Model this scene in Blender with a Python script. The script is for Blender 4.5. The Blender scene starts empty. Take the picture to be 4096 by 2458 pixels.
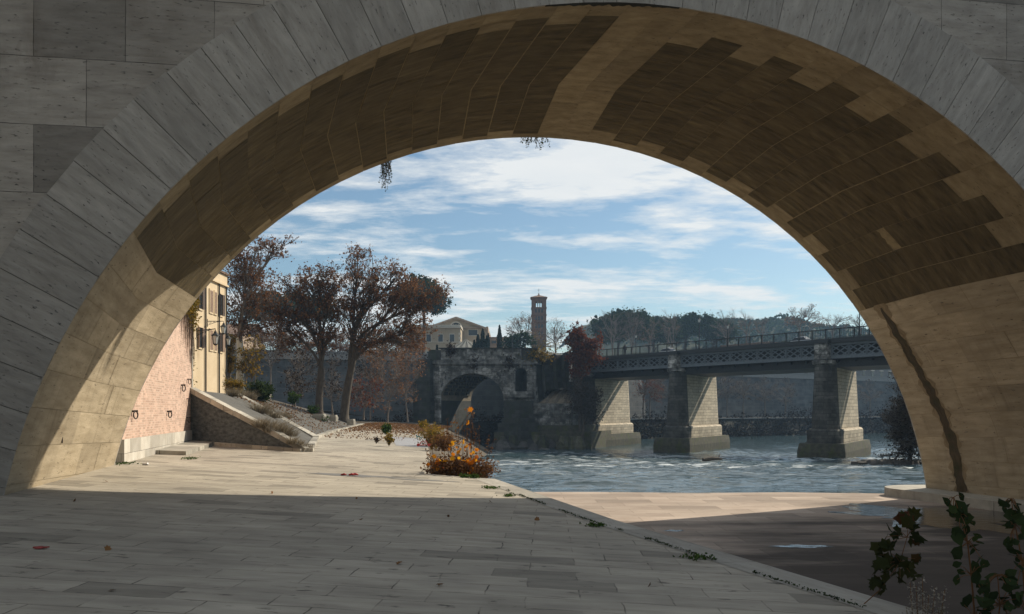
import bpy, math, random
import numpy as np
from mathutils import Vector
R = math.radians
random.seed(7); RNG = np.random.default_rng(11)
SC = bpy.context.scene; COL = SC.collection
F, CX, HY = 3300.0, 2048.0, 1640.0      # focal length, centre column and horizon row of the 4096 px wide photograph

def W(px, py, Y):                       # a point seen at (px, py) that stands Y metres away
    return Vector(((px-CX)/F*Y, Y, (HY-py)/F*Y))
def QZ(x, y=0): return -1.548 - 0.05*(max(min(x, 6), -13)+9.1)   # the quay falls towards the river

# ---------------------------------------------------------------- materials
class NT:
    def __init__(s, name):
        s.m = bpy.data.materials.new(name); s.m.use_nodes = True
        s.t = s.m.node_tree; s.b = s.t.nodes['Principled BSDF']; s.o = s.t.nodes['Material Output']
    def n(s, typ, ins=None, **pr):
        nd = s.t.nodes.new('ShaderNode'+typ)
        for k, v in pr.items(): setattr(nd, k, v)
        for k, v in (ins or {}).items(): s.set(nd.inputs[k], v)
        return nd
    def set(s, sock, v):
        if isinstance(v, bpy.types.NodeSocket): s.t.links.new(v, sock)
        else:
            if hasattr(sock.default_value, '__len__') and len(sock.default_value) == 4 and len(v) == 3: v = (*v, 1)
            sock.default_value = v
    def mix(s, f, a, b, bt='MIX'):
        nd = s.n('Mix', data_type='RGBA', blend_type=bt)
        s.set(nd.inputs[0], f); s.set(nd.inputs[6], a); s.set(nd.inputs[7], b); return nd.outputs[2]
    def math(s, op, a, b=0.0, c=0.0):
        nd = s.n('Math', operation=op); s.set(nd.inputs[0], a); s.set(nd.inputs[1], b); s.set(nd.inputs[2], c); return nd.outputs[0]
    def ramp(s, f, a, b, va=0.0, vb=1.0):
        nd = s.n('MapRange', {'Value': f, 'From Min': a, 'From Max': b, 'To Min': va, 'To Max': vb}); return nd.outputs[0]
    def noise(s, vec, sc, det=6, ro=.6, dist=0):
        return s.n('TexNoise', {'Vector': vec, 'Scale': sc, 'Detail': det, 'Roughness': ro, 'Distortion': dist}).outputs[0]
    def mapv(s, vec, sc=(1, 1, 1), rot=(0, 0, 0), loc=(0, 0, 0)):
        return s.n('Mapping', {'Vector': vec, 'Scale': sc, 'Rotation': rot, 'Location': loc}).outputs[0]

def stone(name, c1, c2, sc=(1, 1, 1), ns=1.2, coord='UV', rough=.85, bump=.25, pits=0., brick=None, mcol=(.05, .045, .04),
          stain=0., stcol=(.03, .026, .022), stsc=(1.6, .18, 1), tone=.5, big=.35, brot=0., moss=None, spec=.3, bvar=.25, bdist=.03, pf=2.3, jm=.45, rare=None):
    k = NT(name); tc = k.n('TexCoord'); vec = tc.outputs[coord]
    mp = k.mapv(vec, sc)
    n1 = k.noise(mp, ns, 9, .62); col = k.mix(k.ramp(n1, .32, .68), c1, c2)
    nb = k.noise(vec, .23, 4, .55); col = k.mix(k.ramp(nb, .35, .7, 0, big), col, tuple(x*.45 for x in c1))
    at = k.n('Attribute', attribute_name='tone')
    tv = k.ramp(at.outputs['Fac'], 0, 1, 1-tone, 1+tone)
    col = k.mix(1., col, k.n('CombineColor', {0: tv, 1: tv, 2: tv}).outputs[0], 'MULTIPLY')
    h = n1
    if brick:
        w, rh, mo = brick[:3]; off = brick[3] if len(brick) > 3 else (0, 0)
        wob = k.n('TexNoise', {'Vector': vec, 'Scale': 2.5, 'Detail': 3}).outputs['Color']
        wv = k.n('VectorMath', {0: wob, 1: (bdist, bdist, 0)}, operation='MULTIPLY').outputs[0]
        v2 = k.n('VectorMath', {0: k.mapv(vec, (1, 1, 1), (0, 0, brot), (*off, 0)), 1: wv}, operation='ADD').outputs[0]
        bt = k.n('TexBrick', {'Vector': v2, 'Color1': (1-bvar,)*3, 'Color2': (1+bvar*.6,)*3, 'Mortar': (1, 1, 1), 'Scale': 1., 'Mortar Size': mo,
                 'Mortar Smooth': .3, 'Bias': 0., 'Brick Width': w, 'Row Height': rh})
        bt.squash = 1.; bt.offset = .43
        col = k.mix(1., col, bt.outputs['Color'], 'MULTIPLY')
        if rare:
            b3 = k.n('TexBrick', {'Vector': v2, 'Color1': (0, 0, 0), 'Color2': (1, 1, 1), 'Mortar': (1, 1, 1), 'Scale': 1., 'Mortar Size': 0., 'Bias': 0., 'Brick Width': w, 'Row Height': rh}); b3.offset = .43
            col = k.mix(k.ramp(b3.outputs['Color'], rare[0], rare[0]+.04, 1, 0), col, k.mix(1., col, (rare[1],)*3, 'MULTIPLY'))
        brk = k.ramp(k.noise(vec, 1.7, 4), .38, .62)
        fm = k.math('MULTIPLY', bt.outputs['Fac'], k.math('ADD', jm, k.math('MULTIPLY', brk, 1-jm)))
        col = k.mix(fm, col, mcol)
        h = k.math('SUBTRACT', h, k.math('MULTIPLY', bt.outputs['Fac'], 1.2))
    if pits:
        np_ = k.noise(k.mapv(vec, tuple(a*b for a, b in zip(sc, (1.7, 1.25, 1.3)))), ns*pf, 5, .68)
        gate = k.ramp(k.noise(vec, .9, 3), .33, .52)
        pm = k.math('MULTIPLY', k.ramp(np_, .60, .67, 0, pits), gate); col = k.mix(pm, col, tuple(x*.18 for x in c1))
        h = k.math('SUBTRACT', h, k.math('MULTIPLY', pm, .8))
    if stain:
        sn = k.noise(k.mapv(vec, stsc), 1.0, 6, .65); g2 = k.ramp(k.noise(vec, .35, 3), .42, .66)
        col = k.mix(k.math('MULTIPLY', k.ramp(sn, .5, .72, 0, stain), g2), col, stcol)
    if moss:
        mn = k.ramp(k.noise(vec, .8, 7, .7), moss[1], moss[1]+.14, 0, moss[2]); col = k.mix(mn, col, moss[0])
    k.set(k.b.inputs['Base Color'], col); k.b.inputs['Roughness'].default_value = rough
    k.b.inputs['Specular IOR Level'].default_value = spec
    bp = k.n('Bump', {'Strength': bump, 'Distance': .04, 'Height': h}); k.set(k.b.inputs['Normal'], bp.outputs[0])
    k.col = col; return k

def plain(name, c, rough=.6, metal=0., var=.25, sc=6.):
    k = NT(name); tc = k.n('TexCoord'); n1 = k.noise(tc.outputs['Object'], sc, 5)
    col = k.mix(k.ramp(n1, .3, .7), tuple(x*(1-var) for x in c), tuple(min(1, x*(1+var)) for x in c))
    k.set(k.b.inputs['Base Color'], col); k.b.inputs['Roughness'].default_value = rough; k.b.inputs['Metallic'].default_value = metal
    return k.m

def leafmat(name, c1, c2, c3, trans=.35):
    k = NT(name); at = k.n('Attribute', attribute_name='tone').outputs['Fac']
    cr = k.n('ValToRGB', {'Fac': at}); e = cr.color_ramp.elements
    e[0].color = (*c1, 1); e[1].color = (*c3, 1); m = cr.color_ramp.elements.new(.55); m.color = (*c2, 1)
    tr = k.n('BsdfTranslucent', {'Color': cr.outputs[0]}); k.set(k.b.inputs['Base Color'], cr.outputs[0])
    k.b.inputs['Roughness'].default_value = .9; k.b.inputs['Specular IOR Level'].default_value = .04
    ms = k.n('MixShader', {0: trans}); k.t.links.new(k.b.outputs[0], ms.inputs[1]); k.t.links.new(tr.outputs[0], ms.inputs[2])
    k.t.links.new(ms.outputs[0], k.o.inputs['Surface']); return k.m

TRAV = dict(sc=(.7, 3., 1), ns=1.9, pits=.92, bump=.5, pf=2.7)
MT = {}
MT['ashlar'] = stone('travertine_ashlar', (.335, .304, .258), (.515, .475, .41), brick=(1.57, 1.235, .008, (.6, -.255)), stain=.7, stcol=(.10, .07, .04), stsc=(1.1, .5, 1), tone=.0, bvar=.2, rare=(.16, .72), **TRAV).m
MT['voussoir'] = stone('travertine_voussoir', (.325, .303, .265), (.50, .47, .415), tone=.12, stain=.5, stcol=(.12, .09, .06), stsc=(.4, 1.4, 1), **TRAV).m
MT['joint'] = plain('dark_joint', (.13, .12, .105), .95)
MT['mortar'] = plain('vault_mortar', (.30, .235, .13), .95)
MT['brown_trav'] = stone('browned_travertine', (.25, .19, .105), (.43, .345, .215), sc=(2.6, 1., 1), ns=1.8, pits=.7, tone=.2, stain=.5, stcol=(.12, .09, .05), stsc=(3, .3, 1), bump=.4, big=.35).m
MT['greywall'] = stone('unseen_grey_house_wall', (.14, .14, .135), (.22, .215, .205), ns=.6).m
MT['tufa'] = stone('dark_tufa', (.07, .053, .026), (.19, .145, .075), sc=(3.4, .8, 1), ns=1.8, tone=.16, bump=.5, big=.4, stain=.6, stcol=(.30, .24, .14), stsc=(5., .45, 1), pits=.5, pf=3.).m
MT['brick'] = stone('pink_brick', (.53, .35, .265), (.65, .46, .36), ns=2.5, brick=(.26, .075, .009), mcol=(.62, .50, .40), stain=.5, stcol=(.22, .14, .10), stsc=(2.2, .22, 1), bdist=.004, bump=.15, big=.2).m
MT['marble'] = stone('pale_base_stone', (.55, .50, .42), (.70, .66, .58), ns=2., brick=(1.3, .6, .008), stain=.5, stcol=(.2, .16, .1)).m
MT['quay'] = stone('quay_paving', (.34, .30, .24), (.525, .47, .375), sc=(.6, 2.6, 1), ns=1.5, pits=.9, brick=(1.02, .5, .010, (.2, .1)), mcol=(.10, .085, .065), brot=R(2.5), stain=.8, jm=.0, pf=1.3, rare=(.10, .76),
                   stcol=(.17, .15, .125), stsc=(.5, 2.2, 1), bump=.35, big=.5, bvar=.11, bdist=.07).m
MT['quay_edge'] = stone('quay_edge_stone', (.36, .33, .275), (.51, .47, .40), sc=(2.6, .6, 1), ns=1.5, pits=.8, brick=(1.9, 3., .008), stain=.5).m
MT['rubble'] = stone('rubble_stone', (.055, .063, .065), (.185, .20, .20), ns=5.5, sc=(1, 1.5, 1), stain=.5, bump=1., big=.3).m
MT['setts'] = stone('embankment_setts', (.075, .072, .064), (.135, .128, .112), ns=3, brick=(.22, .22, .012), mcol=(.14, .13, .11), bdist=.06, stain=.4, stcol=(.12, .10, .07)).m
MT['kerb'] = stone('kerb_stone', (.36, .335, .28), (.55, .51, .43), ns=2.5, brick=(1.4, 3, .01), stain=.4, pits=.4).m
MT['ruin'] = stone('ruin_stone', (.18, .175, .16), (.45, .435, .40), sc=(1, 1.4, 1), ns=.9, brick=(1.15, .52, .025), mcol=(.05, .05, .045), stain=.95, stcol=(.035, .034, .03), stsc=(.6, .16, 1), tone=.4,
                   bvar=.45, bdist=.1, big=.6, moss=((.035, .034, .027), .44, .85)).m
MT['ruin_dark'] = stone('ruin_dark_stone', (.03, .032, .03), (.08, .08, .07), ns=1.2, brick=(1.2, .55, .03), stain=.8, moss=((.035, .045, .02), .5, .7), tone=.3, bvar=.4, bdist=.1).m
MT['ruin_core'] = stone('ruin_rubble_core', (.17, .14, .10), (.30, .25, .18), ns=2.2, stain=.6, bump=.6, tone=.3).m
MT['pier'] = stone('pier_ashlar', (.47, .40, .29), (.64, .555, .42), ns=2, brick=(1.25, .37, .026), mcol=(.06, .05, .04), stain=.75, stcol=(.12, .10, .075), stsc=(.8, .12, 1), bdist=.01, bvar=.22).m
MT['pier_crust_shade'] = stone('pier_shaded_crust', (.035, .035, .032), (.19, .18, .155), ns=.9, sc=(1, .7, 1), brick=(1.25, .37, .03), mcol=(.03, .03, .027), stain=.95, stcol=(.025, .025, .022), stsc=(.9, .16, 1), bdist=.01, bvar=.3, big=.6).m  # black stain on the pier noses, darkened further as their shaded side
MT['moss_stone'] = stone('mossy_footing', (.05, .048, .035), (.12, .11, .075), ns=2.5, stain=.6, moss=((.07, .085, .02), .5, .85), bump=.6).m
MT['iron'] = plain('painted_iron', (.115, .135, .148), .6, 0, .2)
MT['iron_dark'] = plain('dark_iron', (.022, .024, .025), .6, 0, .3)
MT['rust_iron'] = plain('rusty_iron', (.05, .035, .028), .8)
MT['asphalt'] = plain('asphalt', (.05, .05, .05), .9)
MT['stucco'] = stone('yellow_stucco', (.64, .50, .32), (.74, .60, .41), ns=.8, stain=.6, stcol=(.35, .26, .17), stsc=(1., .15, 1), bump=.08, big=.12).m
MT['cream'] = stone('cream_stucco', (.46, .38, .27), (.54, .45, .33), ns=.5, stain=.3, bump=.05, big=.12).m
MT['tan'] = stone('tan_wall', (.36, .27, .20), (.44, .34, .25), ns=.5, stain=.3, bump=.05).m
MT['trim'] = plain('pale_trim', (.62, .57, .48), .8)
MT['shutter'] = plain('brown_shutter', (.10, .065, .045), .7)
MT['shutter_pale'] = plain('pale_brown_shutter', (.30, .20, .14), .7)  # paler brown, on all but the open upper shutters
MT['pane'] = plain('window_glass', (.03, .035, .04), .15)
MT['rooftile'] = stone('clay_roof_tiles', (.26, .15, .10), (.36, .23, .15), ns=3, brick=(.5, .25, .05), stain=.4).m
MT['greytile'] = stone('grey_roof_tiles', (.15, .15, .13), (.24, .235, .20), ns=3, stain=.4, tone=.7).m
MT['towerbrick'] = stone('tower_brick', (.12, .07, .05), (.18, .105, .075), ns=2.5, brick=(.5, .16, .02), mcol=(.22, .16, .12), stain=.4).m
MT['bankwall'] = stone('bank_wall_stone', (.065, .07, .07), (.15, .155, .155), ns=.7, brick=(2.2, .8, .05), mcol=(.12, .12, .11), stain=.85, stcol=(.08, .08, .07), stsc=(.3, .10, 1), bvar=.25, bdist=.2, big=.5).m
MT['copingstone'] = plain('coping_stone', (.24, .235, .22), .8)
MT['earth'] = stone('earth', (.075, .06, .04), (.14, .11, .075), coord='Object', ns=1.5, bump=.6, stain=.3, big=.3).m
MT['hillside'] = stone('wooded_hill', (.03, .04, .018), (.06, .07, .032), coord='Object', ns=.18, bump=1., big=.3).m
MT['rock'] = stone('wet_rock', (.05, .047, .04), (.11, .10, .09), coord='Object', ns=2, bump=.7, moss=((.04, .05, .02), .55, .6)).m
MT['bark'] = stone('plane_bark', (.06, .048, .036), (.13, .105, .08), coord='Object', ns=5, sc=(1, 1, .4), bump=.5, big=.3).m
MT['white_bark'] = stone('pale_plane_bark', (.55, .50, .41), (.78, .74, .64), coord='Object', ns=3, sc=(1, 1, .6), bump=.3, stain=.4, big=.5).m
MT['grey_bark'] = stone('grey_bark', (.14, .115, .095), (.23, .195, .165), coord='Object', ns=4, bump=.3).m
MT['leaf_brown'] = leafmat('brown_plane_leaves', (.095, .05, .028), (.19, .092, .048), (.32, .165, .08), .45)
MT['leaf_rust'] = leafmat('rusty_leaves', (.07, .02, .014), (.15, .042, .024), (.24, .085, .03), .4)
MT['leaf_dark'] = leafmat('dark_brown_leaves', (.022, .015, .011), (.045, .027, .017), (.075, .043, .023), .2)
MT['leaf_black'] = leafmat('blackish_twigs', (.012, .009, .007), (.022, .015, .011), (.035, .022, .014), .1)
MT['leaf_yellow'] = leafmat('yellow_green_leaves', (.09, .085, .016), (.24, .16, .03), (.40, .24, .04), .4)
MT['leaf_orange'] = leafmat('orange_plane_leaves', (.42, .11, .012), (.62, .22, .012), (.74, .40, .02), .45)
MT['leaf_green'] = leafmat('green_leaves', (.03, .055, .014), (.055, .10, .024), (.10, .16, .035), .35)
MT['dark_bank'] = stone('dark_bank', (.014, .015, .01), (.03, .03, .02), coord='Object', ns=1.2, bump=.8).m
MT['needle'] = leafmat('pine_needles', (.016, .032, .012), (.03, .056, .02), (.055, .09, .03), .12)
MT['cypress'] = leafmat('cypress_needles', (.008, .016, .010), (.016, .030, .016), (.028, .046, .022), .1)
MT['dry'] = leafmat('dry_grass', (.14, .115, .08), (.22, .185, .13), (.33, .28, .20), .3)
MT['drybrown'] = leafmat('dry_brown_stems', (.09, .05, .025), (.19, .095, .042), (.31, .165, .07), .25)
MT['fluff'] = leafmat('pale_seed_fluff', (.25, .23, .19), (.36, .33, .28), (.5, .47, .41), .4)
MT['foliage_shade'] = leafmat('dark_green_leaves', (.02, .032, .012), (.035, .055, .018), (.06, .085, .026), .3)

# ---------------------------------------------------------------- mesh building
class MB:
    def __init__(s): s.v = []; s.f = []; s.mi = []; s.uv = []; s.tn = []
    def face(s, pts, uv=None, mi=0, tone=.5):
        pts = [Vector(p) for p in pts]; i = len(s.v); s.v += [tuple(p) for p in pts]; s.f.append(tuple(range(i, i+len(pts))))
        if uv is None:
            n = (pts[1]-pts[0]).cross(pts[2]-pts[0])
            if n.length < 1e-9 and len(pts) > 3: n = (pts[2]-pts[0]).cross(pts[3]-pts[0])
            if n.length > 1e-12: n.normalize()
            if abs(n.z) > .8: uv = [(p.x, p.y) for p in pts]
            else:
                t = Vector((0, 0, 1)).cross(n); t.normalize(); uv = [(p.dot(t), p.z) for p in pts]
        s.uv += list(uv); s.mi.append(mi); s.tn.append(tone)
    def box(s, c, d, rz=0., mi=0, tone=.5, taper=1., skew=None):
        cx, cy, cz = c; a, b, h = d[0]/2, d[1]/2, d[2]/2; co, si = math.cos(rz), math.sin(rz)
        def P(x, y, z):
            k = taper if z > 0 else 1
            return (cx+(x*co-y*si)*k, cy+(x*si+y*co)*k, cz+z)
        p = [P(x, y, z) for z in (-h, h) for x, y in ((-a, -b), (a, -b), (a, b), (-a, b))]
        for q in ((0, 1, 5, 4), (1, 2, 6, 5), (2, 3, 7, 6), (3, 0, 4, 7), (4, 5, 6, 7), (3, 2, 1, 0)): s.face([p[i] for i in q], None, mi, tone)
    def beam(s, a, b, w, h, mi=0, tone=.5):          # rectangular bar from a to b
        a, b = Vector(a), Vector(b); d = (b-a).normalized(); up = Vector((0, 0, 1)) if abs(d.z) < .95 else Vector((1, 0, 0))
        x = d.cross(up).normalized()*w/2; y = x.cross(d).normalized()*h/2
        p = [q+i*x+j*y for q in (a, b) for i, j in ((-1, -1), (1, -1), (1, 1), (-1, 1))]
        for q in ((0, 1, 5, 4), (1, 2, 6, 5), (2, 3, 7, 6), (3, 0, 4, 7), (4, 5, 6, 7), (3, 2, 1, 0)): s.face([p[i] for i in q], None, mi, tone)
    def tube(s, pts, rad, n=6, mi=0, tone=.5, cap=False):
        pts = [Vector(p) for p in pts]; rings = []; prev = None
        base = len(s.v)
        for i, p in enumerate(pts):
            d = (pts[min(i+1, len(pts)-1)]-pts[max(i-1, 0)]);
            d = d.normalized() if d.length > 1e-9 else Vector((0, 0, 1))
            if prev is None: x = d.orthogonal().normalized()
            else:
                x = prev-d*prev.dot(d); x = x.normalized() if x.length > 1e-6 else d.orthogonal().normalized()
            prev = x; y = d.cross(x); r = rad[i] if hasattr(rad, '__len__') else rad
            for k in range(n):
                a = 2*math.pi*k/n; s.v.append(tuple(p+x*(r*math.cos(a))+y*(r*math.sin(a))))
        for i in range(len(pts)-1):
            for k in range(n):
                a, b = base+i*n+k, base+i*n+(k+1) % n; s.f.append((a, b, b+n, a+n)); s.uv += [(k*.1, i), (k*.1+.1, i), (k*.1+.1, i+1), (k*.1, i+1)]
                s.mi.append(mi); s.tn.append(tone)
        if cap:
            for o in (0, (len(pts)-1)*n):
                s.f.append(tuple(base+o+k for k in range(n))); s.uv += [(0, 0)]*n; s.mi.append(mi); s.tn.append(tone)
    def lathe(s, c, prof, n=12, mi=0, tone=.5, ph=0.):   # prof: (radius, z)
        c = Vector(c); per = []
        for r, z in prof: per.append([c+Vector((r*math.cos(ph+2*math.pi*k/n), r*math.sin(ph+2*math.pi*k/n), z)) for k in range(n)])
        for i in range(len(prof)-1):
            for k in range(n):
                k2 = (k+1) % n; s.face([per[i][k], per[i][k2], per[i+1][k2], per[i+1][k]], [(k/n*6, prof[i][1]), ((k+1)/n*6, prof[i][1]), ((k+1)/n*6, prof[i+1][1]), (k/n*6, prof[i+1][1])], mi, tone)
        s.face(list(reversed(per[0])), None, mi, tone); s.face(per[-1], None, mi, tone)
    def prism(s, poly, z0, z1, mi=0, tone=.5):          # poly: xy outline, anticlockwise
        n = len(poly)
        s.face([(x, y, z1) for x, y in poly], None, mi, tone); s.face([(x, y, z0) for x, y in reversed(poly)], None, mi, tone)
        u = 0
        for i in range(n):
            (x0, y0), (x1, y1) = poly[i], poly[(i+1) % n]; l = math.hypot(x1-x0, y1-y0)
            s.face([(x0, y0, z0), (x1, y1, z0), (x1, y1, z1), (x0, y0, z1)], [(u, z0), (u+l, z0), (u+l, z1), (u, z1)], mi, tone); u += l
    def loft(s, rings, mi=0, tone=.5, cap=True):         # closed rings of equal length
        n = len(rings[0])
        for i in range(len(rings)-1):
            u = 0
            for k in range(n):
                k2 = (k+1) % n; a, b, c, d = [Vector(q) for q in (rings[i][k], rings[i][k2], rings[i+1][k2], rings[i+1][k])]; l = (b-a).length
                s.face([a, b, c, d], [(u, a.z), (u+l, b.z), (u+l, c.z), (u, d.z)], mi, tone); u += l
        if cap: s.face(rings[-1], None, mi, tone); s.face(list(reversed(rings[0])), None, mi, tone)
    def build(s, name, mats, parent=None, loc=None, smooth=False):
        if not isinstance(mats, (list, tuple)): mats = [mats]
        org = Vector((0, 0, 0)); p = parent
        while p is not None: org += p.location; p = p.parent
        if loc is not None: org = Vector(loc)
        me = bpy.data.meshes.new(name); o3 = tuple(org)
        va = np.array(s.v, dtype=float)-np.array(o3); me.from_pydata(va.tolist(), [], s.f)
        for m in mats: me.materials.append(m)
        me.polygons.foreach_set('material_index', s.mi)
        ul = me.uv_layers.new(name='UVMap'); ul.data.foreach_set('uv', np.array(s.uv, dtype=np.float32).ravel())
        at = me.attributes.new('tone', 'FLOAT', 'FACE'); at.data.foreach_set('value', np.array(s.tn, dtype=np.float32))
        if smooth: me.polygons.foreach_set('use_smooth', [True]*len(me.polygons))
        ob = bpy.data.objects.new(name, me); COL.objects.link(ob)
        if parent is not None: ob.parent = parent
        elif loc is not None: ob.location = loc
        return ob

def tag(o, label=None, cat=None, group=None, kind=None):
    if label: o['label'] = label
    if cat: o['category'] = cat
    if group: o['group'] = group
    if kind: o['kind'] = kind
    return o
def thing(name, label, cat, loc=(0, 0, 0), group=None):
    o = bpy.data.objects.new(name, None); COL.objects.link(o); o.location = loc; o.empty_display_size = .3
    return tag(o, label, cat, group)
def dup(root, loc, rz=0., sc=1., label=None, name=None):
    r = root.copy(); COL.objects.link(r); r.location = loc; r.rotation_euler = (0, 0, rz); r.scale = (sc,)*3
    if label: r['label'] = label
    for ch in list(root.children):
        c = ch.copy(); COL.objects.link(c); c.parent = r
        for g in ch.children:
            d = g.copy(); COL.objects.link(d); d.parent = c
    return r

def leaves(name, P, size, mat, parent=None, tone=None, aspect=.75, loc=None, lobes=False, droop=0.):
    P = np.asarray(P, float); n = len(P); sz = (size*RNG.uniform(.6, 1.35, n))[:, None]
    a = RNG.normal(size=(n, 3)); a /= np.linalg.norm(a, axis=1)[:, None]; a[:, 2] -= droop; a /= np.linalg.norm(a, axis=1)[:, None]
    b = np.cross(a, RNG.normal(size=(n, 3))); b /= np.linalg.norm(b, axis=1)[:, None]+1e-9
    c = np.cross(a, b)
    org = np.zeros(3); p = parent
    while p is not None: org += np.array(p.location); p = p.parent
    if loc is not None: org = np.array(loc, float)
    P = P-org
    if lobes == 'oval':
        ex = [(-.55, 0), (-.2, .36), (.12, .33), (.55, 0), (.12, -.33), (-.2, -.36)]; V = np.stack([P+a*sz*x+b*sz*y+c*sz*(.16*abs(y)) for x, y in ex], 1).reshape(-1, 3); Fc = np.arange(n*6).reshape(n, 6)
    elif lobes:    # five-pointed leaf, slightly folded
        out = [P-a*sz*.55]; K = 11
        for j in range(K):
            th = -2.3+4.6*j/(K-1); rr = (1.0 if j % 2 else .62) if j not in (0, K-1) else .7
            out.append(P+a*sz*(.55*math.cos(th)*rr)+b*sz*(.62*math.sin(th)*rr)+c*sz*(.12*abs(math.sin(th))))
        k = len(out); V = np.stack(out, 1).reshape(-1, 3); Fc = np.arange(n*k).reshape(n, k)
    else:
        V = np.stack([P-a*sz*.5, P+b*sz*aspect*.4+c*sz*.08, P+a*sz*.5, P-b*sz*aspect*.4+c*sz*.08], 1).reshape(-1, 3); Fc = np.arange(n*4).reshape(n, 4)
    me = bpy.data.meshes.new(name); me.from_pydata(V.tolist(), [], Fc.tolist()); me.materials.append(mat)
    t = RNG.uniform(0, 1, n) if tone is None else np.clip(np.asarray(tone), 0, 1)
    at = me.attributes.new('tone', 'FLOAT', 'FACE'); at.data.foreach_set('value', t.astype(np.float32))
    ob = bpy.data.objects.new(name, me); COL.objects.link(ob)
    if parent is not None: ob.parent = parent
    elif loc is not None: ob.location = loc
    return ob

def bez(a, b, c, d, n):
    a, b, c, d = Vector(a), Vector(b), Vector(c), Vector(d); out = []
    for i in range(n+1):
        t = i/n; u = 1-t; out.append(a*u**3+b*(3*u*u*t)+c*(3*u*t*t)+d*t**3)
    return out
def rv(r): return Vector((random.gauss(0, r), random.gauss(0, r), random.gauss(0, r)))

def grow(mb, base, fork, cl, r0, limbs=5, twigs=8, rtip=.012, sides=6, wob=.12, lm=0):
    """trunk from base to fork, limbs to groups of cluster centres, branches to each cluster, twigs inside it"""
    base, fork = Vector(base), Vector(fork); L = (fork-base).length
    tp = bez(base, base+Vector((0, 0, L*.35))+rv(L*.03), fork-(fork-base)*.3+rv(L*.03), fork, 7)
    mb.tube(tp, [r0*(1.35 if i == 0 else 1.08-.045*i) for i in range(8)], 9)
    C = np.array([c[0] for c in cl]); k = min(limbs, len(C)); cen = C[RNG.choice(len(C), k, replace=False)]
    for _ in range(6):
        lab = np.argmin(((C[:, None]-cen[None])**2).sum(2), 1)
        for j in range(k):
            if (lab == j).any(): cen[j] = C[lab == j].mean(0)
    tips = []
    for j in range(k):
        idx = np.where(lab == j)[0]
        if not len(idx): continue
        m = Vector(cen[j]); st = tp[random.choice((5, 6, 7, 7))]; D = (m-st).length
        lp = bez(st, st+Vector((0, 0, D*.42))+(m-st)*.06+rv(D*.04), st+(m-st)*.75+rv(D*.06), m, 8)
        rl = r0*random.uniform(.36, .55); mb.tube(lp, [rl*(1-.085*i) for i in range(9)], sides, lm)
        for q in idx:
            t = Vector(C[q]); rr = cl[q][1]; i0 = min(range(3, 9), key=lambda i: (lp[i]-t).length+abs(i-5)*.05*D); s0 = lp[max(2, i0-random.choice((1, 2, 3)))]
            d = (t-s0).length; bp = bez(s0, s0+(t-s0)*.3+Vector((0, 0, d*.12))+rv(d*wob), s0+(t-s0)*.7+rv(d*wob), t, 5)
            rb = max(rtip*2.2, rl*.32); mb.tube(bp, [rb, rb*.85, rb*.7, rb*.55, rb*.45, rb*.3], 4, lm)
            for w in range(twigs):
                s1 = bp[random.choice((2, 3, 4, 5))]; v = rv(1.); v.z = abs(v.z)*.8-.15; e = t+v.normalized()*rr*random.uniform(.55, 1.15)
                mid = (s1+e)/2+rv(rr*.14); mb.tube([s1, mid, e], [rtip*1.5, rtip, rtip*.5], 3, lm); tips.append((mid, e))
    return tips

def blobs(bl, Y, n, depth=1., r=(.5, .9)):
    """cluster centres inside the crown's lobes; a lobe is (px, py, rx, ry) as seen, at distance Y"""
    out = []; A = [b[2]*b[3] for b in bl]; 
    for b, a in zip(bl, A):
        for _ in range(max(1, round(n*a/sum(A)))):
            while True:
                u, v, w = [random.uniform(-1, 1) for _ in range(3)]
                if u*u+v*v+w*w < 1: break
            k = Y/F; out.append((W(b[0]+u*b[2], b[1]+v*b[3], Y)+Vector((0, w*(b[2]+b[3])/2*k*depth, 0)), random.uniform(*r)))
    return out
def cloud(cl, n, flat=1., sh=.62):
    P = []
    for c, r in cl:
        m = max(1, int(n*(r**2))); q = RNG.normal(size=(m, 3))*r*sh; q[:, 2] *= flat; P.append(q+np.array(c))
    return np.concatenate(P)

def tree(name, label, cat, base, fork, cl, r0, bark, leaf, nleaf, lsize, limbs=5, twigs=8, rtip=.012, group=None, parts=('trunk', 'crown'), lt=None, flat=1., sh=.44, wob=.12):
    t = thing(name, label, cat, base, group); mb = MB(); tips = grow(mb, base, fork, cl, r0, limbs, twigs, rtip, wob=wob, lm=1 if isinstance(bark, list) else 0); mb.build(parts[0], bark, t, smooth=True)
    if nleaf: 
        P = cloud(cl, nleaf, flat, sh); tp = np.array([tuple(e.lerp(m, random.random()*.7)) for m, e in tips])
        if len(tp): 
            ext = tp[RNG.integers(0, len(tp), len(P)//2)]+RNG.normal(size=(len(P)//2, 3))*.06*max(1, rtip/.012); P = np.concatenate([P[::4], ext])
        leaves(parts[1], P, lsize, leaf, t)
    return t

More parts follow.
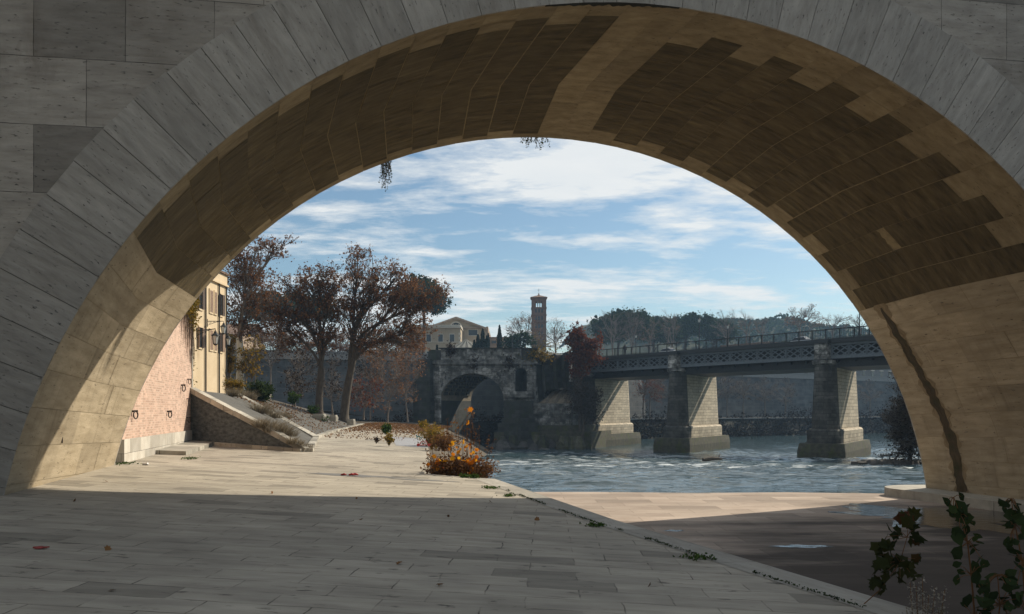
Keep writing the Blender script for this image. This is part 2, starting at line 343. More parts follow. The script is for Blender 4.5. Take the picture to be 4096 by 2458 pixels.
def tuft(mb, base, n, h, spread, w=.006, lean=(0, 0), bend=.4):
    """a clump of thin dry stems rising and arching from one spot"""
    base = Vector(base)
    for _ in range(n):
        a = random.uniform(0, 2*math.pi); rr = spread*math.sqrt(random.random()); p = base+Vector((math.cos(a)*rr*.45, math.sin(a)*rr*.45, 0)); hh = h*random.uniform(.45, 1.1)
        e = p+Vector((math.cos(a)*rr+lean[0]*hh, math.sin(a)*rr+lean[1]*hh, hh)); m = (p+e)/2+Vector((-math.cos(a)*rr*.2, -math.sin(a)*rr*.2, hh*bend*.25))
        x = Vector((random.gauss(0, 1), random.gauss(0, 1), 0)).normalized()*w; tn = random.random()
        mb.face([p-x, p+x, m+x*.8, m-x*.8], [(0, 0)]*4, 0, tn); mb.face([m-x*.8, m+x*.8, e], [(0, 0)]*3, 0, tn)
HAZE = 0.0004
MT['leaf_sap'] = leafmat('sapling_leaves', (.02,.03,.010), (.05,.05,.014), (.12,.03,.016), .4)
# ---------------------------------------------------------------- camera, sky, sun
cam = bpy.data.cameras.new('camera'); co = bpy.data.objects.new('camera', cam); COL.objects.link(co); SC.camera = co
co.location = (0, 0, 0); co.rotation_euler = (R(90), 0, 0); cam.sensor_width = 36; cam.lens = 36*F/4096; cam.shift_y = (HY-1229)/4096; cam.clip_end = 5000; cam.clip_start = .1
SUN_AZ, SUN_EL = 52., 36.5
L = Vector((math.sin(R(SUN_AZ))*math.cos(R(SUN_EL)), math.cos(R(SUN_AZ))*math.cos(R(SUN_EL)), math.sin(R(SUN_EL))))
sl = bpy.data.lights.new('sun', 'SUN'); so = bpy.data.objects.new('sun', sl); COL.objects.link(so); sl.energy = 5.0; sl.angle = R(.5); sl.color = (1, .90, .74)
so.rotation_euler = L.to_track_quat('Z', 'Y').to_euler(); so.location = (40, 40, 60)
w = bpy.data.worlds.new('World'); SC.world = w; w.use_nodes = True; t = w.node_tree; t.nodes.clear()
class WN(NT):
    def __init__(s, tree): s.t = tree
k = WN(t)
sky = k.n('TexSky', sky_type='NISHITA', sun_disc=False, sun_elevation=R(SUN_EL), sun_rotation=R(SUN_AZ), altitude=50., air_density=1.0, dust_density=.6, ozone_density=2.5)
gen = k.n('TexCoord').outputs['Generated']; sep = k.n('SeparateXYZ', {0: gen})
den = k.math('ADD', k.math('MAXIMUM', sep.outputs[2], 0.), .10)
pv = k.n('CombineXYZ', {0: k.math('DIVIDE', sep.outputs[0], den), 1: k.math('DIVIDE', sep.outputs[1], den), 2: 0.}).outputs[0]
pm = k.mapv(pv, (.85, 1.5, 1), (0, 0, R(-14)), (3.1, 1.45, 0))
c1 = k.noise(pm, 1.35, 10, .60, .25); c2 = k.noise(k.mapv(pv, (.25, .42, 1), (0, 0, 0), (.4, 7.3, 0)), 1., 4, .5); c3 = k.noise(pm, 4.2, 7, .66, .2)
dens = k.math('ADD', k.math('ADD', k.math('MULTIPLY', c1, .52), k.math('MULTIPLY', c2, .36)), k.math('MULTIPLY', c3, .20))
low = k.ramp(sep.outputs[2], .015, .12)
mask = k.math('MULTIPLY', k.math('POWER', k.ramp(dens, .512, .60), 1.1), k.math('MULTIPLY', low, .93))
bright = k.mix(c3, (8.3, 8.8, 9.1), (10.2, 10.2, 9.9))
skyc = k.mix(1., sky.outputs[0], (1.06, 1.13, 1.07), 'MULTIPLY')
bg = k.n('Background', {'Color': k.mix(mask, skyc, bright), 'Strength': .087}); out = k.n('OutputWorld')
t.links.new(bg.outputs[0], out.inputs[0])
SC.view_settings.view_transform = 'Standard'; SC.view_settings.look = 'None'; SC.view_settings.exposure = .11; SC.view_settings.gamma = 1
cy = SC.cycles; cy.max_bounces = 10; cy.diffuse_bounces = 6; cy.glossy_bounces = 3; cy.transmission_bounces = 4; cy.transparent_max_bounces = 8; cy.volume_bounces = 0
cy.use_denoising = True; cy.sample_clamp_indirect = 6; cy.caustics_reflective = False; cy.caustics_refractive = False
try: cy.denoiser = 'OPENIMAGEDENOISE'
except Exception: pass

# ---------------------------------------------------------------- the stone arch bridge we stand under
CB, SB, TB = math.cos(R(9)), math.sin(R(9)), math.tan(R(9))
cN, RN_ = Vector((2.787, 16.775, -4.139)), 12.38
cF, RF_ = Vector((1.068, 23.862, -4.284)), 12.156
def bp(lam, ph, dr=0.):                   # a point of the vault: lam 0 near face, 1 far face; ph the angle round the arch
    c = cN.lerp(cF, lam); r = RN_+(RF_-RN_)*lam+dr; d = r*math.cos(ph)
    kx = -.36*(1-abs(lam-.52)/.52 if lam < .52 else 1-(lam-.52)/.48)*max(0., min(1., (math.sin(ph)-.3)/.25)) if 0 <= lam <= 1 else 0
    return Vector((c.x+d*CB+kx, c.y+d*SB, c.z+r*math.sin(ph)))
def fp(near, lat, z, out=0.):             # a point of a bridge face, lat along it
    c = cN if near else cF; o = -out if near else out
    return Vector((c.x+lat*CB-o*SB*1., c.y+lat*SB+o*CB, z))
PH0, PH1 = R(6.2), R(170.5)
bridge = thing('stone_bridge', 'broad travertine bridge arch overhead with a dark stone vault', 'bridge', (-9.3, 16.5, -1.6))
NC = 48; dph = (PH1-PH0)/NC; DEP = 7.1
vt = MB()
TH = 158
for i in range(TH):                        # mortar shell behind the blocks
    a, b = PH0+(PH1-PH0)*i/TH, PH0+(PH1-PH0)*(i+1)/TH
    for l0, l1 in ((0, .26), (.26, .52), (.52, .76), (.76, 1)):
        vt.face([bp(l0, a, .012), bp(l1, a, .012), bp(l1, b, .012), bp(l0, b, .012)], None, 0, .5)
band = NC//2
for i in range(NC):
    a0, a1 = PH0+dph*i, PH0+dph*(i+1); am = math.degrees((a0+a1)/2); zone = 38 < am < 143.5; crown = i in (band-1, band)
    sd_ = 1. if am < 90 else .62; nt_ = (.8 if i % 2 else 1.3)*sd_/DEP; ft = (.4 if i % 2 else .85)*sd_/DEP
    cuts = []; x = 0.
    if zone and not crown:
        cuts = [(0, nt_*(.55 if random.random() < .4 and i % 2 == 0 else 1.), 1)]
        if cuts[0][1] < nt_: cuts.append((cuts[0][1], nt_, 1))
        x = nt_
        while x < 1-ft-.001:
            e = min(1-ft, x+(random.uniform(.45, .95) if am < 90 else random.uniform(.9, 1.7))/DEP)
            if 1-ft-e < .06: e = 1-ft
            cuts.append((x, e, 2)); x = e
        cuts.append((1-ft, 1, 1))
    else:
        x = 0.
        while x < .999:
            e = min(1, x+random.uniform(.9, 1.9)/DEP)
            if 1-e < .07: e = 1
            cuts.append((x, e, 1)); x = e
    jg = random.choice((.003, .005, .008, .016))
    for l0, l1, mi in cuts:
        if mi == 1 and 36 < am < 143.5: mi = 3
        g = jg if mi == 2 else .004; ga = g/RN_; gl = min(g, random.choice((.003, .003, .009)))/DEP; tn = random.uniform(.2, .8); pr = random.uniform(-.004, .004)
        ls = [l0+(gl if l0 > 0 else 0)]+[c for c in (.26, .52, .76) if l0+.02 < c < l1-.02]+[l1-(gl if l1 < 1 else 0)]
        for q in range(3):
            b0 = a0+ga+(a1-a0-2*ga)*q/3; b1 = a0+ga+(a1-a0-2*ga)*(q+1)/3
            for m in range(len(ls)-1):
                p = [bp(ls[m], b0, pr), bp(ls[m+1], b0, pr), bp(ls[m+1], b1, pr), bp(ls[m], b1, pr)]
                vt.face(p, [(ls[m]*DEP+i*3.1, b0*12.2), (ls[m+1]*DEP+i*3.1, b0*12.2), (ls[m+1]*DEP+i*3.1, b1*12.2), (ls[m]*DEP+i*3.1, b1*12.2)], mi, tn)
# travertine of the vault, with the leak stain low on the river side
k = stone('travertine_vault', (.36, .29, .19), (.57, .475, .335), sc=(.7, 3.2, 1), ns=1.5, pits=.85, tone=.2, stain=.85, stcol=(.13, .10, .06), stsc=(3., .22, 1), bump=.3, big=.45)
MT['trav_vault'] = k.m
vt.build('vault', [MT['mortar'], k.m, MT['tufa'], MT['brown_trav']], bridge)
cm = MB()
for j in range(70):
    a0, a1 = R(87+13*j/70), R(87+13*(j+1)/70); w0, w1 = [.004+.016*math.sin(math.pi*q/70)*(.6+.4*math.sin(q*.9)*math.sin(q*.31)) for q in (j, j+1)]
    cm.face([bp(-.004, a0, -.008), bp(max(w0, .001), a0, -.008), bp(max(w1, .001), a1, -.008), bp(-.004, a1, -.008)])
cm.build('black_crust', plain('black_crust', (.02, .02, .015), .95), bridge)
ud = MB()
for j in range(60):
    ph = R(37.2-30.9*j/60); ph2 = R(37.2-30.9*(j+1)/60); q0, q1 = [.034+.012*math.sin(q*.8)+.008*math.sin(q*2.1) for q in (j, j+1)]; c0, c1 = [.842+.012*math.sin(q*.10+.5)-.03*(q/60) for q in (j, j+1)]
    ud.face([bp(c0-q0, ph, -.009), bp(c0+q0, ph, -.009), bp(c1+q1, ph2, -.009), bp(c1-q1, ph2, -.009)], [(0, j*.2), (.8, j*.2), (.8, j*.2+.2), (0, j*.2+.2)])
ud.build('damp_stain', stone('damp_travertine', (.21, .155, .085), (.40, .315, .20), sc=(4, .5, 1), ns=1.6, stain=.8, stcol=(.10, .075, .04), stsc=(5, .3, 1)).m, bridge)
sd = MB()                                  # the wet mossy leak running down the vault
JJ = [random.uniform(.8, 1.25) for _ in range(62)]; JK = [random.uniform(.8, 1.25) for _ in range(62)]
for j in range(60):
    ph = R(36.6-30.2*j/60); ph2 = R(36.6-30.2*(j+1)/60)
    lc = lambda q: .842+.012*math.sin(q*.10+.5)-.03*(q/60)+.0035*math.sin(q*.9)
    wd = lambda q: (.006+.016*min(1, q/8)*(1+.12*math.sin(q*1.3)+.10*math.sin(q*.5)))
    a, b = lc(j), lc(j+1); u, v, u2, v2 = wd(j)*JJ[j], wd(j+1)*JJ[j+1], wd(j)*JK[j], wd(j+1)*JK[j+1]
    sd.face([bp(a-u, ph, -.012), bp(a+u2, ph, -.012), bp(b+v2, ph2, -.012), bp(b-v, ph2, -.012)], [(0, j*.2), (.4, j*.2), (.4, j*.2+.2), (0, j*.2+.2)])
ks = stone('wet_leak_crust', (.05, .038, .02), (.12, .085, .045), sc=(3, .5, 1), ns=2.5, bump=.5, moss=((.03, .034, .008), .5, .8), rough=.6)
sd.build('leak_stain', ks.m, bridge)
NV = 51; dv = (PH1-PH0)/NV
for near in (1, 0):
    vs = MB(); r0 = RN_ if near else RF_; cc = cN if near else cF
    for i in range(NV):
        a0, a1 = PH0+dv*i+.0005, PH0+dv*(i+1)-.0005; pr = .02+random.uniform(0, .012); th = 1.58+random.uniform(-.015, .015); tn = random.uniform(.1, .9)
        def q(r, a, o): return fp(near, r*math.cos(a), cc.z+r*math.sin(a), o)
        f = [q(r0, a0, pr), q(r0, a1, pr), q(r0+th, a1, pr), q(r0+th, a0, pr)]
        uo = i*7.3; uv = [(uo, 0), (uo, .7), (uo+1.6, .8), (uo+1.6, -.1)]; uv = [(v/1., u) if False else (u, v) for u, v in uv]
        vs.face(f if near else f[::-1], uv if near else uv[::-1], 0, tn)
        for m in range(2):                 # soffit return of the block
            b0 = a0+(a1-a0)*m/2; b1 = a0+(a1-a0)*(m+1)/2
            vs.face([q(r0, b0, pr), q(r0, b0, -.02), q(r0, b1, -.02), q(r0, b1, pr)], None, 0, tn)
        for a in (a0, a1): vs.face([q(r0, a, pr), q(r0+th, a, pr), q(r0+th, a, -.05), q(r0, a, -.05)], None, 0, tn)
        vs.face([q(r0+th, a0, pr), q(r0+th, a1, pr), q(r0+th, a1, -.05), q(r0+th, a0, -.05)], None, 0, tn)
    for i in range(60):
        a0, a1 = PH0+(PH1-PH0)*i/60, PH0+(PH1-PH0)*(i+1)/60
        vs.face([fp(near, r*math.cos(a), cc.z+r*math.sin(a), -.006) for r, a in ((r0+.03, a0), (r0+.03, a1), (r0+1.57, a1), (r0+1.57, a0))], None, 1, .5)
    vs.build('arch_ring', [MT['voussoir'], MT['joint']], bridge)
    sp = MB(); TOP = 12.4; X0, X1 = -30., 46.
    def out_pt(a):                         # where the ray at angle a leaves the facade's outline
        c, s = math.cos(a), math.sin(a); best = 1e9
        for val, comp in ((X1, c), (X0, c)):
            if abs(comp) > 1e-6 and val/comp > 0: best = min(best, val/comp)
        if s > 1e-6: best = min(best, (TOP-cc.z)/s)
        return best
    N_ = 120; A = [PH0+(PH1-PH0)*i/N_ for i in range(N_+1)]
    for i in range(N_):
        a0, a1 = A[i], A[i+1]; rr = [(r0+1.575, a0), (out_pt(a0), a0), (out_pt(a1), a1), (r0+1.575, a1)]
        pts = [(r*math.cos(a), cc.z+r*math.sin(a)) for r, a in rr]
        p3 = [fp(near, x, z) for x, z in pts]; sp.face(p3 if not near else p3[::-1], pts if not near else pts[::-1])
    for sgn, a in ((1, A[0]), (-1, A[-1])):   # the pier fronts below the springing
        e = r0*math.cos(a); xo = X1 if sgn > 0 else X0; zt = cc.z+r0*math.sin(a)
        zo = cc.z+out_pt(a)*math.sin(a)
        pts = [(e, -7), (xo, -7), (xo, zo), (e, zt)]; p3 = [fp(near, x, z) for x, z in pts]
        sp.face(p3 if (not near) == (sgn > 0) else p3[::-1], pts if (not near) == (sgn > 0) else pts[::-1])
    sp.build('facade', MT['ashlar'], bridge)
tp = MB()
def slab(x0, x1, o0, o1, z0, z1):
    p = [(fp(1, x0, 0, o0)), (fp(1, x1, 0, o0)), (fp(0, x1, 0, o1)), (fp(0, x0, 0, o1))]; tp.prism([(a.x, a.y) for a in p], z0, z1)
slab(-30, 46, .35, .35, 12.402, 12.75); slab(-30, 46, .06, .06, 12.752, 13.75); slab(-30, 46, .25, .25, 13.752, 13.95)
tp.build('parapet', MT['ashlar'], bridge)
fo = MB()                                  # ledge round the foot of the river pier
fz = -2.44; inner = [bp(l, R(8.4)) for l in (0, .25, .5, .75, 1)]; e = [(p.x-.95-.25*i/4, p.y-.1) for i, p in enumerate(inner)]
tipc = inner[-1]; arc = [(tipc.x-1.2*math.cos(q*.32), tipc.y+.1+1.0*math.sin(q*.32)) for q in range(0, 6)]
poly = [(e[0][0]-.1, e[0][1]-5)]+e+arc+[(tipc.x+3, tipc.y+1.3), (inner[0].x+4, inner[0].y-5)]
fo.prism(list(reversed(poly)), -4.5, fz); 
fo.build('pier_footing', MT['kerb'], bridge)
blk = MB(); blk.box((14.05, 26.15, -2.05), (.55, .5, .85), R(9)); blk.build('corner_block', MT['kerb'], bridge)

# ---------------------------------------------------------------- ground, platform, water
def struct(name, mb, mats): return tag(mb.build(name, mats), kind='structure')
EDGE = [(14.4, -14), (10.2, -4), (7.2, 3), (4.54, 9.0), (1.9, 15.8), (-.52, 23.6)]
END = [(-2.6, 24.2), (-3.0, 30.5), (-3.9, 38.5), (-5.2, 50), (-7.5, 66), (-11, 84)]
q = MB(); ys = EDGE+END
for i in range(len(ys)-1):
    (xa, ya), (xb, yb) = ys[i], ys[i+1]
    if yb <= ya+.01: continue
    nx = 7; xl = -40
    for j in range(nx):
        ta, tb_ = j/nx, (j+1)/nx
        P_ = [(xa+(xl-xa)*tb_, ya), (xa+(xl-xa)*ta, ya), (xb+(xl-xb)*ta, yb), (xb+(xl-xb)*tb_, yb)]
        q.face([(x, y, QZ(x)) for x, y in P_], [(x, y) for x, y in P_])
struct('quay_pavement', q, MT['quay'])
qe = MB()
for i in range(len(EDGE)-1):               # edging course of long stones and the drop to the platform
    a, b = Vector((*EDGE[i], 0)), Vector((*EDGE[i+1], 0)); d = (b-a).normalized(); nrm = Vector((d.y, -d.x, 0)); l = (b-a).length
    zz = lambda p: QZ(p.x)
    for o0, o1, h0, h1 in ((-.62, .02, .006, .006),):
        p = [a+nrm*o0, a+nrm*o1, b+nrm*o1, b+nrm*o0]; qe.face([(v.x, v.y, zz(v)+h0) for v in p], [(o0, 0), (o1, 0), (o1, l), (o0, l)])
    p = [a+nrm*.02, b+nrm*.02]; qe.face([(p[0].x, p[0].y, -6.5), (p[1].x, p[1].y, -6.5), (p[1].x, p[1].y, zz(p[1])+.006), (p[0].x, p[0].y, zz(p[0])+.006)])
a, b = Vector((*EDGE[-1], 0)), Vector((*END[0], 0)); qe.face([(a.x, a.y, -6), (b.x, b.y, -6), (b.x, b.y, QZ(b.x)), (a.x, a.y, QZ(a.x))])
for i in range(len(END)-1):
    a, b = END[i], END[i+1]; qe.face([(a[0], a[1], -6), (b[0], b[1], -6), (b[0], b[1], QZ(b[0])), (a[0], a[1], QZ(a[0]))])
struct('quay_edge', qe, MT['quay_edge'])
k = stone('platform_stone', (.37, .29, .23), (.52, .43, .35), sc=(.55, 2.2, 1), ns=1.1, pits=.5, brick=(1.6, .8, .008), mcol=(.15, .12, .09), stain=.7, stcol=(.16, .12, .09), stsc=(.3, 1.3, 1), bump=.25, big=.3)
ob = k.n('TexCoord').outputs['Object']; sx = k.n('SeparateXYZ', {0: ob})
wet_shade = k.math('ADD', k.math('ADD', k.math('MULTIPLY', sx.outputs[0], .055), k.math('MULTIPLY', sx.outputs[1], -.085)), k.math('MULTIPLY', k.noise(k.mapv(ob, (.22, .7, 1)), 1.2, 6), 1.3))
wm = k.ramp(wet_shade, -.8, -.35); k.set(k.b.inputs['Base Color'], k.mix(k.math('MULTIPLY', wm, .9), k.col, (.036, .027, .021)))  # wet stone, its colour darkened further to deepen the shade under the arch
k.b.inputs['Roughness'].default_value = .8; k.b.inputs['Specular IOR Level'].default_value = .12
pl = MB(); XS = [-30, 0, 3, 6, 9, 12, 15, 30]
for i in range(len(XS)-1):
    x0, x1 = XS[i], XS[i+1]; g = lambda x: 27.1+.18*math.sin(x*.9)-.03*x
    pl.face([(x0, -16, -2.7), (x1, -16, -2.7), (x1, g(x1), -2.7), (x0, g(x0), -2.7)], [(x0, -16), (x1, -16), (x1, g(x1)), (x0, g(x0))])
    pl.face([(x0, g(x0), -2.7), (x1, g(x1), -2.7), (x1, g(x1)+.3, -4.5), (x0, g(x0)+.3, -4.5)])
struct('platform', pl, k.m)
# river: level by the platform, a ramp of rapids, then the lower reach
def wz(y): return -2.735 if y < 32 else (-2.735-2.465*min(1, (y-32)/60)**.85 if y < 92 else -5.2)
kw = NT('river_water'); ob = kw.n('TexCoord').outputs['Object']; s = kw.n('SeparateXYZ', {0: ob})
dist = kw.n('CameraData') if False else None
w1 = kw.noise(kw.mapv(ob, (.55, 1.5, 1), (0, 0, R(12))), 1.0, 5, .55, .4); w2 = kw.noise(kw.mapv(ob, (1.6, 4.6, 1), (0, 0, R(-8))), 1.0, 4, .6, .3); w3 = kw.noise(kw.mapv(ob, (.07, .22, 1)), 1.0, 3)
rap = kw.math('MULTIPLY', kw.ramp(s.outputs[1], 34, 52), kw.ramp(s.outputs[1], 112, 84))
hgt = kw.math('ADD', kw.math('MULTIPLY', w1, .8), kw.math('ADD', kw.math('MULTIPLY', w2, .28), kw.math('MULTIPLY', w3, 1.1)))
bmp = kw.n('Bump', {'Strength': kw.math('ADD', .5, kw.math('MULTIPLY', rap, .25)), 'Distance': .16, 'Height': hgt})
fn = kw.noise(kw.mapv(ob, (.16, .8, 1), (0, 0, R(6))), 1., 9, .72, .5); fg = kw.ramp(kw.noise(kw.mapv(ob, (.05, .11, 1), (0, 0, 0), (2.2, .6, 0)), 1., 3), .40, .53)
foam = kw.math('MULTIPLY', kw.math('MULTIPLY', kw.ramp(fn, .50, .60, 0, .95), fg), rap)
kw.set(kw.b.inputs['Base Color'], kw.mix(foam, kw.mix(w3, (.03, .055, .064), (.05, .085, .095)), (.62, .66, .66)))
kw.set(kw.b.inputs['Roughness'], kw.math('ADD', .05, kw.math('MULTIPLY', foam, .6))); kw.b.inputs['IOR'].default_value = 1.333; kw.set(kw.b.inputs['Normal'], bmp.outputs[0])
Yr = [27.0]
while Yr[-1] < 235: Yr.append(Yr[-1]+max(.10, .0042*Yr[-1]))
Yr = np.array(Yr); Xu = np.arange(-.19, .62, .0021); GX, GY = np.meshgrid(Xu, Yr); GX = GX*GY; GZ = np.array([wz(y) for y in Yr])[:, None]+np.zeros_like(GX); spc = np.maximum(.11, .0042*GY)
lam_ = .32
rp_ = np.clip((GY-36)/12, 0, 1)*np.clip((118-GY)/20, 0, 1)
for q_ in range(44):
    th_ = R(20)+RNG.normal()*.62; kx_, ky_ = 2*math.pi/lam_*math.sin(th_), 2*math.pi/lam_*math.cos(th_); ph_ = RNG.uniform(0, 6.28)
    wgt = np.clip((lam_/spc-2.2)/2.5, 0, 1)*(.45+.55*np.sin(GX*RNG.uniform(.05, .4)+GY*RNG.uniform(.03, .2)+RNG.uniform(0, 6)))
    GZ += wgt*(.07*np.clip((GY-26)/5, .25, 1)*(1+.7*rp_)*lam_/6.283)*np.sin(kx_*GX+ky_*GY+ph_+.8*np.sin(GX*.31+ph_)+.6*np.sin(GY*.23+ph_)); lam_ *= 1.047
nr_, nc_ = GX.shape; Vw = np.stack([GX, GY, GZ], 2).reshape(-1, 3); ii = np.arange((nr_-1)*nc_).reshape(nr_-1, nc_)[:, :-1].ravel(); Fw = np.stack([ii, ii+1, ii+1+nc_, ii+nc_], 1)
me = bpy.data.meshes.new('river_water'); me.from_pydata(Vw.tolist(), [], Fw.tolist()); me.materials.append(kw.m); me.polygons.foreach_set('use_smooth', [True]*len(me.polygons)); ob_ = bpy.data.objects.new('river_water', me); COL.objects.link(ob_); tag(ob_, kind='structure')
wt = MB(); yy = [-60, 26, 32, 36, 40, 45, 50, 56, 62, 68, 74, 80, 86, 92, 130, 200, 400]
for i in range(len(yy)-1): wt.face([(-300, yy[i], wz(yy[i])-.28), (420, yy[i], wz(yy[i])-.28), (420, yy[i+1], wz(yy[i+1])-.28), (-300, yy[i+1], wz(yy[i+1])-.28)], None)
struct('river_water', wt, kw.m)
gd = MB(); gd.face([(-560, -560, -9), (560, -560, -9), (560, 560, -9), (-560, 560, -9)]); struct('river_bed', gd, MT['earth'])
kp = NT('puddle_water'); kp.b.inputs['Base Color'].default_value = (.03, .028, .024, 1); kp.b.inputs['Roughness'].default_value = .04
pb = kp.n('Bump', {'Strength': .25, 'Distance': .05, 'Height': kp.noise(kp.mapv(kp.n('TexCoord').outputs['Object'], (1.2, 3.2, 1)), 1.5, 4)}); kp.set(kp.b.inputs['Normal'], pb.outputs[0])
pd = MB(); N_ = 90; pp = []
for i in range(N_):
    a = 2*math.pi*i/N_; rr = .82+.16*math.sin(3*a+1)+.14*math.sin(7*a)+.10*math.sin(13*a+2)+.07*math.sin(23*a); pp.append((10.9+2.6*rr*math.cos(a), 20.9+2.7*rr*math.sin(a)))
for i in range(N_): pd.face([(10.9, 20.9, -2.694), (*pp[i], -2.694), (*pp[(i+1) % N_], -2.694)])
tag(pd.build('puddle', kp.m, loc=(10.9, 20.9, -2.694)), 'shallow rippled puddle on the low platform beside the pier footing', 'puddle')
for (x, y, a, b, lb) in ((5.75, 16.3, .55, .16, 'narrow thin puddle in the shade on the low platform'), (3.62, 18.4, .22, .12, 'tiny bright puddle where shade begins beside the quay edge')):
    m = MB(); N_ = 30; pr = [(x+a*(1+.3*math.sin(3*i))*math.cos(i*2*math.pi/N_), y+b*(1+.25*math.sin(5*i))*math.sin(i*2*math.pi/N_)) for i in range(N_)]
    for i in range(N_): m.face([(x, y, -2.695), (*pr[i], -2.695), (*pr[(i+1) % N_], -2.695)])
    tag(m.build('puddle', kp.m, loc=(x, y, -2.695)), lb, 'puddle')
bk = MB()                                  # earthy bank between quay and river
prof = [(24.0, -.9, -2.6), (30, -2.2, -2.9), (38, -3.2, -3.4), (50, -3.6, -4.2), (66, -4.5, -4.8), (84, -5, -5.2), (105, -4, -5.3), (118, -8, -5.3)]
for i in range(len(prof)-1):
    (y0, xe0, _), (y1, xe1, _) = prof[i], prof[i+1]
    def row(y, xe):
        qx = np.interp(y, [e[1] for e in END], [e[0] for e in END]); xo = xe+1.6
        return [(qx-14 if y > 84 else qx-.3, y, QZ(qx)-.12 if y > 60 else QZ(qx)-.5), (qx+.25*(xo-qx), y, QZ(qx)-.55), (qx+.65*(xo-qx), y, (QZ(qx)+wz(y))/2-.3), (xo, y, wz(y)-.2)]
    r0, r1 = row(y0, xe0), row(y1, xe1)
    for j in range(3): bk.face([r0[j], r0[j+1], r1[j+1], r1[j]])
struct('river_bank', bk, MT['earth'])
lb = MB()                                  # wooded ground behind the quay, left of the river, up to the bank wall
lb.prism([(-60, 55), (-8, 60), (-9, 84), (-10, 112), (-22, 121), (-60, 121)], -8, -1.75); struct('left_bank_ground', lb, MT['earth'])
rp = MB(); P_ = [(-5.55, 39.6), (-3.95, 38.9), (-5.1, 49.5), (-7.4, 50.2)]
rp.face([(x, y, QZ(x)+.008) for x, y in P_]); struct('grey_paving', rp, plain('grey_paving', (.30, .30, .31), .8))
# ---------------------------------------------------------------- brick river wall with mooring rings
def wx(y): return -10.7-.212*(y-22.5)
wd = Vector((-.2074, .9783, 0)); wn = Vector((.9783, .2074, 0))        # along the wall, out of the wall
bw = thing('brick_wall', 'tall pink brick wall on a pale stone base with mooring rings', 'wall', (wx(28), 28, -1.5))
Y0, Y1 = 22.7, 33.75
def wp(y, out, z): p = Vector((wx(y), y, z)); return p+wn*out
m = MB(); m.prism([tuple(wp(Y0, -2.5, 0).xy), tuple(wp(Y0, 0, 0).xy), tuple(wp(Y1, 0, 0).xy), tuple(wp(Y1, -2.5, 0).xy)], -.82, 4.9); m.build('brickwork', MT['brick'], bw)
m = MB(); m.prism([tuple(wp(Y0, -2.6, 0).xy), tuple(wp(Y0, .07, 0).xy), tuple(wp(Y1+.05, .07, 0).xy), tuple(wp(Y1+.05, -2.6, 0).xy)], -2.2, -.822); m.build('stone_base', MT['marble'], bw)
m = MB(); z = -.82
while z < 4.5:
    h = .42; lg = .22 if int((z+5)/h) % 2 else .12
    m.prism([tuple(wp(Y1-lg, -.5, 0).xy), tuple(wp(Y1-lg, .03, 0).xy), tuple(wp(Y1+.04, .03, 0).xy), tuple(wp(Y1+.04, -.5, 0).xy)], z, z+h-.015); z += h
m.build('quoins', MT['kerb'], bw)
for px, py, r, th in ((724, 1554, .115, .02), (668, 1659, .105, .02), (528, 1661, .105, .02), (748, 1528, .095, .013), (746, 1606, .095, .013), (746, 1681, .095, .013)):
    u = (px-CX)/F; Y = -5.93/(u+.212); c = wp(Y, .10, (HY-py)/F*Y); m = MB()
    dd = (wd*.94+wn*.34).normalized()
    m.tube([c+dd*(r*math.cos(a*math.pi/9))+Vector((0, 0, r*math.sin(a*math.pi/9))) for a in range(19)], th, 6)
    m.tube([c+Vector((0, 0, r))-wn*.14, c+Vector((0, 0, r+.01))+wn*.06], th*1.6, 6, cap=True)
    m.build('mooring_ring', MT['rust_iron'], bw)
# raised kerb at the foot of the wall
kb = MB(); yy = [26.6, 27.8, 29.1, 30.2, 31.5, 32.7, 33.9]
for i in range(len(yy)-1):
    o = 1.0+random.uniform(-.02, .02); y0, y1 = yy[i]+.006, yy[i+1]-.006; g = random.uniform(-.015, .015)
    pts = [wp(y0, .07, 0), wp(y0, o, 0), wp(y1, o+g, 0), wp(y1, .07, 0)]; tn = random.uniform(.2, .8); hh0 = .13+random.uniform(-.006, .006); T_ = [(p.x, p.y, QZ(p.x)+hh0) for p in pts]; B0 = [(p.x, p.y, -2.2) for p in pts]; kb.face(T_, None, 0, tn)
    for a, b in ((0, 1), (1, 2), (2, 3)): kb.face([B0[a], B0[b], T_[b], T_[a]], None, 0, tn)
tag(kb.build('kerb', MT['kerb']), 'worn raised stone kerb along the foot of the pink brick wall', 'kerb')
# ivy on the wall's end
iv = thing('ivy', 'reddish bare creeper and green ivy hanging over the end of the brick wall', 'ivy', (wx(33), 33, 4.8))
m = MB(); LP = []
for i in range(150):
    y = 33.75-abs(random.gauss(0, 1.5)); ztop = 4.8; ln = random.uniform(.7, 3.4)*max(.3, 1-(33.7-y)*.16); p = [wp(y, .05, ztop)]
    for j in range(6): p.append(p[-1]+wd*random.gauss(0, .05)+wn*random.gauss(0, .02)+Vector((0, 0, -ln/6)))
    p = [wp(q.y+0*q.x, max(.03, (q-Vector((wx(q.y), q.y, q.z))).dot(wn)), q.z) if True else q for q in p]
    m.tube(p, [.012, .011, .009, .008, .006, .005, .004], 3)
    for q in p[:4]:
        if random.random() < .75:
            for _ in range(int(9*max(.1, (q.z-1.8)/3))): LP.append(tuple(q+rv(.10)+wn*.06))
    if y > 33 and i % 3 == 0:
        e = wp(33.85, -random.uniform(.0, 1.2), 4.8); m.tube([e, e+Vector((0, .03, -1.5)), e+Vector((.02, .02, -3.2-random.random()))], .008, 3)
        for _ in range(22): LP.append(tuple(e+Vector((random.gauss(0, .12), .06, -random.random()*4))))
m.build('stems', MT['grey_bark'], iv); leaves('foliage', LP, .10, MT['leaf_yellow'], iv, RNG.uniform(0, .75, len(LP)))
